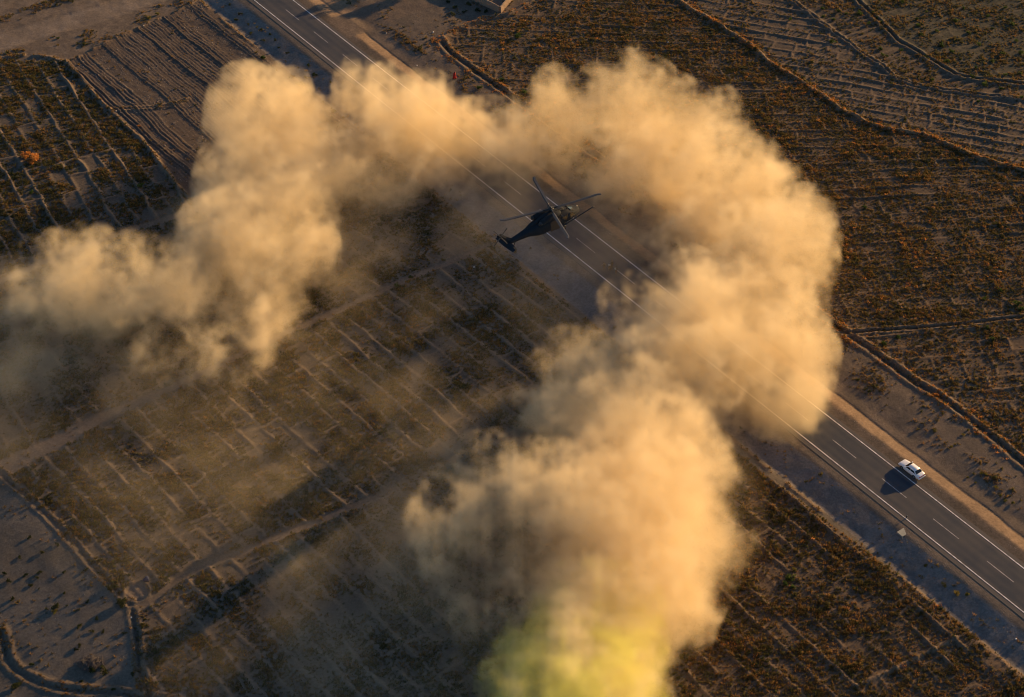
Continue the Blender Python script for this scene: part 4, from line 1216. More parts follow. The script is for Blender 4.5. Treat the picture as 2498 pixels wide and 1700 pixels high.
def proto(me):
    return bpy.data.objects.new(me.name, me)
P_dry = [proto(tuft_mesh("dry_tuft", i, 13, .34, .44, .13, M_dry)) for i in range(4)]
P_olive = [proto(tuft_mesh("olive_tuft", 10 + i, 12, .36, .46, .17, M_olive)) for i in range(4)]
P_scrub = [proto(tuft_mesh("scrub_tuft", 20 + i, 11, .30, .36, .12, M_scrub)) for i in range(3)]
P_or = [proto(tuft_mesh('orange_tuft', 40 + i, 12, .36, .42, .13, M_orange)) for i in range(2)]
F = lambda *ids: np.isin(region, ids).astype(np.float32) * veg
scatter("dry_crop", "brown dried crop plants covering the large field right of the road", F(R_I1), 210000, P_dry * 2 + P_olive[:3], .32, .92, 1)
scatter("dry_crop", "sparse brown crop plants between small banks near the right hand ditch", F(R_I2), 30000, P_dry * 2 + P_olive[:2], .34, 0.95, 2)
scatter("dry_crop", "orange brown crop plants in the field at the lower right", F(R_N), 60000, P_dry * 2 + P_olive[:3], .36, 1.05, 3)
scatter("green_crop", "dark olive crop plants in rows at the upper left", F(R_C), 34000, P_olive * 2 + P_dry[:3], .4, 1.1, 4)
scatter("green_crop", "olive crop plants half hidden by dust between the two left paths", F(R_E), 45000, P_olive * 2 + P_dry[:1], .4, 1.05, 5)
scatter("green_crop", "sparse olive crop plants in pale plots below the helicopter", F(R_F), 80000, P_olive * 2 + P_dry[:2], .4, 1.1, 6)
scatter("green_crop", "thin olive crop plants in the bottom field under the haze", F(R_G), 60000, P_olive * 2 + P_dry[:2], .4, 1.05, 7)
scatter("weeds", "thin weeds on the fallow plots at the upper right", F(R_J, R_K, R_T), 24000, P_scrub[:2] + P_olive[:2] + P_dry[:1], .4, 1.0, 8)
other = ~np.isin(region, [R_I1, R_I2, R_N, R_C, R_E, R_F, R_G, R_J, R_K, R_T])
scatter("dry_scrub", "dry scrub tufts on the gravel and the field banks", other * veg, 26000, P_scrub * 2 + P_olive[:1], .45, 1.15, 9)
bankm = np.isin(region, [i for i, nme in enumerate(names) if nme in ("irrigation_ditch", "earth_bank")]).astype(np.float32) * sstep(.4, .6, n_sm)
scatter("bank_grass", "dry grass and clods along the earth banks and ditches", bankm, 12000, P_scrub + P_dry[:2], .35, .85, 10)
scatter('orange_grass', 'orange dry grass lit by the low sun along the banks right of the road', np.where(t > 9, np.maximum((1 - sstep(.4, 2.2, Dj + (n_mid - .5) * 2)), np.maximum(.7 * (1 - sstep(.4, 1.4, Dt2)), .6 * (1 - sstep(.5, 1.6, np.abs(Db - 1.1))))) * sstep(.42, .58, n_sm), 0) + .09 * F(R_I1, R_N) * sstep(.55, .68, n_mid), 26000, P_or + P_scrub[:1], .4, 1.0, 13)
def peb(i):
    bm = stone_bm(.12, 50 + i); me = bpy.data.meshes.new("pebble"); bm.to_mesh(me); bm.free(); me.materials.append(M_peb); return proto(me)
M_peb = simple("gravel_stone", (0.20, 0.165, 0.135), 0.95, 0, 0.3, 3)
P_peb = [peb(i) for i in range(3)]
gr = (1 - .8 * mH) * ((region == 0) | ((region == names.index("road_embankment")) & (np.abs(t) > 5.5))) * (0.25 + sstep(.45, .65, n_mid))
scatter("gravel", "scattered pebbles on the roadside and the gravel plains", gr * 0.5, 26000, P_peb, .25, .85, 11)
clod = np.isin(region, [R_PL]).astype(np.float32) * sstep(.4, .6, n_sm)
scatter("soil_clods", "loose clods of earth on the ploughed field", clod * .5, 16000, P_peb, .5, 1.5, 12)

def shrub_mesh(name, seed, n, r, h, lw, mat, twigs=8):
    rr = np.random.default_rng(seed)
    vs, fs = [], []
    cl = [(rr.normal(0, .42 * r), rr.normal(0, .42 * r), h * rr.uniform(.35, .8), r * rr.uniform(.3, .55)) for _ in range(7)]
    for i in range(n):
        cx, cy_, cz, cr = cl[rr.integers(0, 7)]
        d = rr.normal(0, 1, 3); d /= np.linalg.norm(d); d *= cr * rr.uniform(.55, 1.05)
        c = np.array([cx, cy_, cz]) + d * np.array([1, 1, h / r * .7]); c[2] = max(c[2], .04)
        e1 = rr.normal(0, 1, 3); e1 /= np.linalg.norm(e1); e2 = np.cross(e1, rr.normal(0, 1, 3)); e2 /= np.linalg.norm(e2)
        l = lw * rr.uniform(.6, 1.3); k = len(vs)
        vs += [c - e1 * l, c + e2 * l * .5, c + e1 * l, c - e2 * l * .5]; fs.append((k, k + 1, k + 2, k + 3))
    nl = len(fs)
    for i in range(twigs):
        a_ = rr.uniform(0, 6.28); tip = np.array([math.cos(a_) * r * .7, math.sin(a_) * r * .7, h * rr.uniform(.5, .9)]); sdv = np.array([-math.sin(a_), math.cos(a_), 0]) * .025
        k = len(vs); vs += [-sdv, sdv, tip + sdv * .4, tip - sdv * .4]; fs.append((k, k + 1, k + 2, k + 3))
    me = np_mesh(name, np.array(vs), np.array(fs), False)
    me.materials.append(mat); me.materials.append(M_twig)
    mi = np.zeros(len(fs), np.int32); mi[nl:] = 1
    me.polygons.foreach_set('material_index', mi)
    return me
SH = {'g': [shrub_mesh("shrub", 60 + i, 170, .6, .6, .13, M_green) for i in range(3)],
      'y': [shrub_mesh("shrub", 70 + i, 170, .6, .6, .12, M_yel) for i in range(2)],
      'd': [shrub_mesh("shrub", 80 + i, 170, .6, .55, .13, M_dark) for i in range(2)],
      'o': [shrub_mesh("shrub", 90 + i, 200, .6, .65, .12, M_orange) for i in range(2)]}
cnt = [0]
def shrub(u, v, size, kind, label, group=None):
    me = SH[kind][cnt[0] % len(SH[kind])]; cnt[0] += 1
    o = link(bpy.data.objects.new("shrub", me))
    o.location = on_ground(u, v) - Vector((0, 0, .03)); o.rotation_euler = (0, 0, cnt[0] * 2.4); o.scale = (size, size, size * random.uniform(.8, 1.1))
    tag(o, label, "shrub", group)
# singled out
for a_ in ((734, 212, 1.9, 'y', "large yellow green bush at the dust's edge left of the road"), (752, 226, 1.3, 'y', "yellow green bush just below the large one left of the road"), (812, 274, 1.2, 'y', "yellow bush at the lower end of the short red bank in the dust gap"),
           (640, 142, 1.2, 'g', "green bush on the corner of the ploughed field by the road"), (1263, 91, 1.35, 'g', "round bright green bush in the top centre of the brown field"), (1222, 196, 1.1, 'g', "green bush hard by the ditch above the dust"),
           (1167, 216, 1.3, 'g', "green bush between the red robed person and the dust"), (1280, 226, 1.2, 'g', "green bush beside the tall finger of dust"), (340, 457, 1.3, 'g', "bright green bush on a bank above the left path"), (75, 473, 1.1, 'g', "green bush among the dark crop at the left edge"),
           (61, 386, 2.3, 'o', "bright orange dry bush, left of the pair in the dark crop"), (87, 389, 2.3, 'o', "bright orange dry bush, right of the pair in the dark crop"), (73, 400, 1.4, 'o', "low orange dry bush just below the orange pair"), (340, 309, .7, 'o', "orange dry bush at the edge of the ploughed field"),
           (365, 44, 1.1, 'y', "yellow bush on the bank at the top of the ploughed field"), (385, 36, 1.1, 'y', "paler yellow bush on the bank right of its neighbour at the top"), (205, 108, 1.0, 'd', "dark green bush on the bank above the left crop"), (143, 94, .8, 'g', "small green bush under the wheel track"),
           (2333, 1450, 1.0, 'y', "round yellow green bush, left of the pair on the dark verge"), (2358, 1452, .85, 'y', "round yellow green bush, right of the pair on the dark verge"), (2303, 1429, .8, 'd', "dark low bush on the verge left of the yellow pair"), (2258, 1382, .7, 'd', "small dark bush on the slope below the concrete slab"),
           (1926, 1412, 1.3, 'g', "bright green bush in the orange crop at the lower right"), (1914, 1424, 1.0, 'g', "green bush just left of the brightest one in the lower right crop"), (1932, 1433, .9, 'g', "small green bush below the brightest one in the lower right crop"), (1938, 1392, 1.0, 'y', "yellowish bush above the green group in the lower right crop"),
           (2477, 742, 1.5, 'g', "large green bush at the right edge of the brown field"), (2488, 756, 1.2, 'g', "green bush touching the right edge of the picture"), (2440, 709, .9, 'g', "green bush above left of the large one at the right edge"), (2399, 731, .9, 'g', "pale green bush left of the large one at the right edge"),
           (2407, 802, 1.0, 'g', "green bush below the small ditch at the right"), (2421, 827, .9, 'g', "green bush lower of the two below the small ditch"), (2155, 838, .9, 'y', "yellow bush standing on the bank of the right ditch"), (2158, 842, 1.0, 'g', "green bush on the field side of the right ditch"), (2040, 812, .9, 'd', "dark bush on the road side of the right ditch"),
           (2280, 965, 1.0, 'o', "orange dry bush on the bank opposite the white car"), (2111, 507, .9, 'g', "lone green bush in the middle of the brown field"), (2190, 823, .8, 'g', "small green bush in the field near the small ditch"), (1621, 142, 1.3, 'd', "dark bush above the big right hand puff of dust"),
           (1788, 96, 1.0, 'y', "yellow green bush on the bank dividing the upper fields"), (2028, 103, 1.1, 'g', "green bush where the upper ditches meet the grid of plots"), (1928, 48, 1.0, 'g', "green bush in the grid of plots near the top"), (1480, 24, .8, 'g', "green bush near the top edge of the brown field"),
           (970, 255, 1.0, 'd', "dark bush half veiled by dust right of the road"), (1143, 245, 1.0, 'd', "dark green bush at the upper edge of the dust"), (1000, 677, 1.0, 'g', "green bush in the plots on the path left of the helicopter tail"), (968, 697, .9, 'g', "yellow green bush beside the path left of the helicopter tail"), (915, 583, 1.1, 'd', "dark bush in the dust shadow left of the helicopter"),
           (271, 1435, 1.3, 'd', "dark bush on the bank at the end of the double ridge"), (292, 1474, 1.6, 'd', "broad dark bush at the fork of the banks"), (303, 1468, 1.0, 'd', "smaller dark bush touching the broad one at the fork"), (137, 1480, 1.2, 'd', "dark bush with a yellow edge on the lower left plain"), (132, 1494, 1.0, 'y', "yellowish bush below its dark neighbour on the lower left plain"),
           (228, 1637, 1.3, 'd', "dark bush, left of the pair below the brush heap"), (254, 1640, 1.3, 'd', "dark bush, right of the pair below the brush heap"), (40, 1678, 1.4, 'd', "large dark bush inside the curved bank"), (382, 1590, 1.2, 'd', "dark bush right of the near ditch"), (381, 1612, 1.1, 'd', "dark bush below its neighbour right of the near ditch")):
    shrub(*a_)
ORD = ["leftmost", "second from the left", "third from the left", "fourth from the left", "fifth from the left", "sixth from the left", "seventh from the left", "eighth from the left", "ninth from the left", "tenth from the left"]
def shrub_row(pts, lo, hi, kind, what, where, group):
    """shrubs named by their order along the place they grow in"""
    pts = sorted(pts)
    n = len(pts)
    for i, (u, v) in enumerate(pts):
        if i < 5: place = ORD[i]
        elif n - 1 - i < 5: place = ORD[n - 1 - i].replace("leftmost", "rightmost").replace("left", "right") if n - 1 - i else "rightmost"
        else: place = ORD[i]
        shrub(u, v, random.uniform(lo, hi), kind, f"{what}, {place} {where}", group)
shrub_row([(72, 1311), (48, 1360), (105, 1348), (98, 1397), (157, 1398), (209, 1391), (140, 1330)], 0.55, 0.8, 'd', 'small dark shrub', 'at the top of the lower left plain', 'small shrubs on the lower left plain')
shrub_row([(63, 1404), (91, 1410), (21, 1418), (77, 1428), (158, 1448), (30, 1461), (213, 1469), (10, 1400)], 0.55, 0.8, 'd', 'small dark shrub', 'across the middle of the lower left plain', 'small shrubs on the lower left plain')
shrub_row([(238, 1511), (194, 1529), (225, 1541), (251, 1542), (193, 1575), (185, 1585), (76, 1623), (276, 1684), (322, 1645), (303, 1545), (200, 1662)], 0.55, 0.8, 'd', 'small dark shrub', 'on the lower left plain near the brush heap', 'small shrubs on the lower left plain')
shrub_row([(2008, 41), (2005, 21), (2044, 28), (2062, 35), (2098, 35), (2128, 30), (2138, 43)], 0.75, 1.25, 'g', 'green shrub', 'between the two upper ditches at the top edge', 'green shrubs in the top right corner')
shrub_row([(2149, 51), (2034, 48), (2154, 137), (2148, 122), (2165, 138), (2118, 60)], 0.75, 1.25, 'g', 'green shrub', 'in the furrows below the top edge between the ditches', 'green shrubs in the top right corner')
shrub_row([(2242, 63), (2238, 48), (2245, 85), (2330, 52), (2420, 70), (2360, 80), (2285, 75), (2410, 40), (2350, 20), (2450, 20), (2200, 5), (2470, 60), (2260, 30)], 0.75, 1.25, 'g', 'green shrub', 'along the top of the far right corner', 'green shrubs in the top right corner')
shrub_row([(2196, 124), (2255, 140), (2262, 143), (2300, 115), (2296, 112), (2322, 128), (2447, 133), (2480, 100), (2310, 150), (2420, 150), (2490, 130), (2390, 110)], 0.75, 1.25, 'g', 'green shrub', 'across the middle of the dim corner plots', 'green shrubs in the top right corner')
shrub_row([(2374, 186), (2368, 184), (2380, 165), (2450, 184), (2490, 180), (2402, 208), (2440, 216), (2385, 248), (2275, 195), (2490, 240)], 0.75, 1.25, 'g', 'green shrub', 'along the lower ditch of the dim corner', 'green shrubs in the top right corner')
shrub_row([(2361, 1050), (2380, 1060), (2350, 1062), (2322, 1090), (2330, 1085), (2300, 1010), (2280, 1050)], 0.5, 0.8, 'y', 'small yellow shrub', 'on the scrub strip above the white car', 'yellow shrubs on the scrub strip')
shrub_row([(2375, 1155), (2395, 1155), (2405, 1160), (2440, 1210), (2450, 1222), (2430, 1190), (2470, 1228), (2360, 1165), (2380, 1178)], 0.5, 0.8, 'y', 'small yellow shrub', 'on the scrub strip right of the white car', 'yellow shrubs on the scrub strip')
shrub_row([(560, 12), (575, 50), (585, 35), (605, 60), (612, 82), (637, 73), (643, 100), (660, 85)], 0.6, 0.9, 'd', 'small dark shrub', 'on the upper stretch of the left embankment', 'shrubs on the left embankment')
shrub_row([(671, 98), (680, 117), (700, 130), (745, 190), (752, 160), (765, 180), (770, 185)], 0.6, 0.9, 'd', 'small dark shrub', 'on the left embankment just above the dust', 'shrubs on the left embankment')
shrub_row([(1110, 20), (1132, 30), (1165, 27), (1142, 12), (1095, 6), (1185, 28), (1105, 36)], 0.9, 1.3, 'd', 'dark weedy bush', 'at the foot of the shaded mud wall', 'bushes along the mud wall')

# brushwood heap
def heap():
    rr = np.random.default_rng(5)
    bm = bmesh.new()
    for i in range(150):
        a_ = rr.uniform(0, 6.28); r_ = 1.7 * math.sqrt(rr.random()); h_ = max(.05, .75 * (1 - (r_ / 1.8) ** 2)) * rr.uniform(.5, 1.1)
        c = Vector((math.cos(a_) * r_ * 1.15, math.sin(a_) * r_ * .8, h_)); d = Vector((rr.normal(), rr.normal(), rr.normal() * .25)).normalized() * rr.uniform(.35, .8)
        tube(bm, [c - d, c + d], [.045, .025], 4)
    return bm
o = mesh_obj("brush_heap", heap(), M_twig); o.location = on_ground(222, 1620)
tag(o, "dark grey heap of cut brushwood on the lower left plain", "brush heap")

# ------------------------------------------------------------------ trees of the compound just beyond the top edge
M_bark = simple("bark", (0.10, 0.075, 0.055), 0.95, 0, 0.3, 5)
def tree(u, v, h, cr, seed, label):
    rr = np.random.default_rng(seed)
    g = at(u, v, 0.4)
    root = empty("tree", (float(g[0]), float(g[1]), 0.3))
    tag(root, label, "tree", "trees beside the compound")
    bm = bmesh.new(); tips = []
    tube(bm, [(0, 0, -.3), (.1, .05, h * .25), (.05, -.05, h * .5), (0, 0, h * .8)], [.24, .18, .13, .05], 8)
    for i in range(9):
        a_ = rr.uniform(0, 6.28); z0 = h * rr.uniform(.35, .65); tip = Vector((math.cos(a_) * cr * .8, math.sin(a_) * cr * .8, z0 + h * rr.uniform(.1, .3)))
        tube(bm, [(0, 0, z0), tip * .5 + Vector((0, 0, z0 * .55)), tip], [.08, .05, .02], 6); tips.append(tip)
    mesh_obj("trunk", bm, M_bark, root)
    vs, fs = [], []
    cl = [(np.array(t_), cr * rr.uniform(.35, .6)) for t_ in tips] + [(np.array([rr.normal(0, cr * .3), rr.normal(0, cr * .3), h * rr.uniform(.65, .95)]), cr * rr.uniform(.4, .6)) for _ in range(6)]
    for i in range(1500):
        c0, r0 = cl[rr.integers(0, len(cl))]
        d = rr.normal(0, 1, 3); d *= r0 * rr.uniform(.4, 1) / np.linalg.norm(d); c = c0 + d
        e1 = rr.normal(0, 1, 3); e1 /= np.linalg.norm(e1); e2 = np.cross(e1, rr.normal(0, 1, 3)); e2 /= np.linalg.norm(e2); l = .22 * rr.uniform(.6, 1.3)
        k = len(vs); vs += [c - e1 * l, c + e2 * l * .5, c + e1 * l, c - e2 * l * .5]; fs.append((k, k + 1, k + 2, k + 3))
    me = np_mesh("crown", np.array(vs), np.array(fs), False); me.materials.append(M_green)
    link(bpy.data.objects.new("crown", me), root)
tree(1030, -75, 7.5, 2.4, 3, "leafy green tree beside the compound, nearer the road")
tree(1105, -60, 6.5, 1.9, 4, "leafy green tree beside the compound, nearer the wall")

# ------------------------------------------------------------------ dust and smoke
def noise3(shape, lam, seed, off=(0, 0, 0)):
    """smooth 3-D value noise with lattice spacing lam (in voxels)"""
    r3 = np.random.default_rng(seed)
    n = [int(math.ceil(k / lam)) + 3 for k in shape]
    g = r3.random(n).astype(np.float32)
    out = g
    for ax, k in enumerate(shape):
        c = np.arange(k, dtype=np.float32) / lam
        i0 = np.floor(c).astype(int); f = c - i0; f = f * f * (3 - 2 * f)
        a_ = np.take(out, i0, axis=ax); b_2 = np.take(out, i0 + 1, axis=ax)
        sh = [1, 1, 1]; sh[ax] = -1
        out = a_ + (b_2 - a_) * f.reshape(sh)
    return out

VOX = 0.42
SPREAD = 1.75
def cloud(name, label, puffs, haze, colour, seed, dens, aniso=0.15, thick=1.0):
    """puffs: (x, y, r, weight, lift) in displayed pixels; each becomes a ball of dust standing on the ground"""
    balls = []
    for x, y, r, w, lift in puffs:
        rm = r * 1.0749 / 12.9
        z = max(rm * 0.75 + 1.5, lift + 1.5)
        c = dd(x, y, z)
        balls.append((c[0], c[1], z, rm, w))
    hz = []
    for x, y, r, w, *hh in haze:
        rm = r * 1.0749 / 12.9
        c = dd(x, y, 2.5)
        hz.append((c[0], c[1], 2.5, rm, w, hh[0] if hh else 5.5))
    allb = np.array([b_[:4] for b_ in balls + [h_[:5] for h_ in hz]])
    lo = (allb[:, :3] - allb[:, 3:4] * 1.5).min(0); hi = (allb[:, :3] + allb[:, 3:4] * 1.5).max(0)
    lo[2] = -0.6; hi[2] = min(hi[2], 32.0)
    shape = [int(math.ceil((hi[i] - lo[i]) / VOX)) + 1 for i in range(3)]
    hi = lo + (np.array(shape) - 1) * VOX
    ax = [lo[i] + np.arange(shape[i], dtype=np.float32) * VOX for i in range(3)]
    # billow warp: displace the look-up position, then add a wispy field
    N1 = noise3(shape, 9.0 / VOX, seed) * .45 + noise3(shape, 4.2 / VOX, seed + 1) * .30 + noise3(shape, 2.1 / VOX, seed + 2) * .25 + noise3(shape, 1.05 / VOX, seed + 3) * .20
    N1 = (N1 - N1.mean()) / N1.std()
    Bl = 1 - np.abs(noise3(shape, 5.0 / VOX, seed + 7) * 2 - 1) * .9
    Bl = Bl * .5 + .32 * (1 - np.abs(noise3(shape, 2.6 / VOX, seed + 8) * 2 - 1)) + .22 * (1 - np.abs(noise3(shape, 1.3 / VOX, seed + 9) * 2 - 1))
    Bl = (Bl - Bl.mean()) / Bl.std()
    A = np.zeros(shape, np.float32)
    def local(c, r, k, tall=1.35):
        sl = []
        for i in range(3):
            a_ = max(0, int((c[i] - r * k * (tall if i == 2 else 1) - lo[i]) / VOX)); b_ = min(shape[i], int((c[i] + r * k * (tall if i == 2 else 1) - lo[i]) / VOX) + 2); sl.append(slice(a_, max(a_, b_)))
        d2_ = ((ax[0][sl[0]] - c[0]) ** 2)[:, None, None] + ((ax[1][sl[1]] - c[1]) ** 2)[None, :, None] + (((ax[2][sl[2]] - c[2]) / tall) ** 2)[None, None, :]
        return tuple(sl), d2_ / (r * r)
    for cx, cy_, cz, r, w in balls:
        r = r * SPREAD
        sl, q_ = local((cx, cy_, cz), r, 1.0)
        A[sl] += w * np.clip(1 - q_, 0, 1) ** 2
    A = 1 - np.exp(-1.5 * A)
    E = A + (0.25 * N1 + 0.20 * Bl) * np.clip(1.35 - 0.9 * A, 0.1, 1) * sstep(0.0, 0.06, A)
    core = sstep(0.06, 0.95, E).astype(np.float32)
    D = dens * core * np.clip(1 + 0.20 * N1, .45, 1.8)
    hzf = np.zeros(shape, np.float32)
    for cx, cy_, cz, r, w, vh in hz:
        sl, q_ = local((cx, cy_, cz), r, 1.0)
        dzr = ((ax[2][sl[2]] - cz) / vh)[None, None, :] ** 2
        q2 = ((ax[0][sl[0]] - cx) ** 2)[:, None, None] + ((ax[1][sl[1]] - cy_) ** 2)[None, :, None]
        q2 = q2 / (r * r) + dzr
        hzf[sl] = np.maximum(hzf[sl], w * np.clip(1 - q2, 0, 1) ** 1.5)
    D += hzf * np.clip(0.85 + 0.5 * N1, 0.05, 3)
    D[D < 0.0012] = 0
    for i in range(3):       # nothing on the faces of the box
        sl = [slice(None)] * 3
        sl[i] = 0; 
        if i < 2: D[tuple(sl)] = 0
        sl[i] = -1; D[tuple(sl)] = 0
    print(name, shape, int(np.prod(shape)), float(D.max()), float((D > 0).mean()))
    me = bpy.data.meshes.new(name)
    nv = int(np.prod(shape))
    me.vertices.add(nv)
    a_ = me.attributes.new('thickness', 'FLOAT', 'POINT'); a_.data.foreach_set('value', np.ascontiguousarray(D, np.float32).ravel())
    o = link(bpy.data.objects.new(name, me))
    tag(o, label, None, None, 'stuff')
    ng = bpy.data.node_groups.new("cloud_" + name, 'GeometryNodeTree')
    ng.interface.new_socket("Geometry", in_out='INPUT', socket_type='NodeSocketGeometry'); ng.interface.new_socket("Geometry", in_out='OUTPUT', socket_type='NodeSocketGeometry')
    Nn, L = ng.nodes, ng.links
    gi_, go = Nn.new('NodeGroupInput'), Nn.new('NodeGroupOutput')
    vc = Nn.new('GeometryNodeVolumeCube')
    vc.inputs['Min'].default_value = lo.tolist(); vc.inputs['Max'].default_value = hi.tolist()
    for i, k in enumerate(('X', 'Y', 'Z')): vc.inputs['Resolution ' + k].default_value = shape[i]
    pos = Nn.new('GeometryNodeInputPosition')
    sb_ = Nn.new('ShaderNodeVectorMath'); sb_.operation = 'SUBTRACT'; sb_.inputs[1].default_value = lo.tolist(); L.new(pos.outputs[0], sb_.inputs[0])
    dv = Nn.new('ShaderNodeVectorMath'); dv.operation = 'SCALE'; dv.inputs['Scale'].default_value = 1 / VOX; L.new(sb_.outputs[0], dv.inputs[0])
    hf = Nn.new('ShaderNodeVectorMath'); hf.operation = 'ADD'; hf.inputs[1].default_value = (.5, .5, .5); L.new(dv.outputs[0], hf.inputs[0])
    fl = Nn.new('ShaderNodeVectorMath'); fl.operation = 'FLOOR'; L.new(hf.outputs[0], fl.inputs[0])
    sx = Nn.new('ShaderNodeSeparateXYZ'); L.new(fl.outputs[0], sx.inputs[0])
    def fi(src):
        c = Nn.new('FunctionNodeFloatToInt'); c.rounding_mode = 'ROUND'; L.new(src, c.inputs[0]); return c.outputs[0]
    def im(op, a1, b1):
        n_ = Nn.new('FunctionNodeIntegerMath'); n_.operation = op
        L.new(a1, n_.inputs[0])
        if isinstance(b1, int): n_.inputs[1].default_value = b1
        else: L.new(b1, n_.inputs[1])
        return n_.outputs[0]
    ii = im('ADD', im('MULTIPLY', im('ADD', im('MULTIPLY', fi(sx.outputs[0]), shape[1]), fi(sx.outputs[1])), shape[2]), fi(sx.outputs[2]))
    na = Nn.new('GeometryNodeInputNamedAttribute'); na.data_type = 'FLOAT'; na.inputs['Name'].default_value = 'thickness'
    si = Nn.new('GeometryNodeSampleIndex'); si.data_type = 'FLOAT'; si.domain = 'POINT'; si.clamp = True
    L.new(gi_.outputs[0], si.inputs[0]); L.new([k for k in na.outputs if k.enabled][0], si.inputs[1]); L.new(ii, si.inputs['Index'])
    L.new(si.outputs[0], vc.inputs['Density'])
    m = bpy.data.materials.new(name); m.use_nodes = True
    nt = m.node_tree; nt.nodes.remove(nt.nodes['Principled BSDF'])
    pv = nt.nodes.new('ShaderNodeVolumePrincipled')
    pv.inputs['Color'].default_value = (*colour, 1); pv.inputs['Density'].default_value = thick; pv.inputs['Anisotropy'].default_value = aniso
    nt.links.new(pv.outputs[0], nt.nodes['Material Output'].inputs['Volume'])
    sm = Nn.new('GeometryNodeSetMaterial'); sm.inputs['Material'].default_value = m
    L.new(vc.outputs[0], sm.inputs[0]); L.new(sm.outputs[0], go.inputs[0])
    md = o.modifiers.new("cloud", 'NODES'); md.node_group = ng
    me.materials.append(m)
    return o

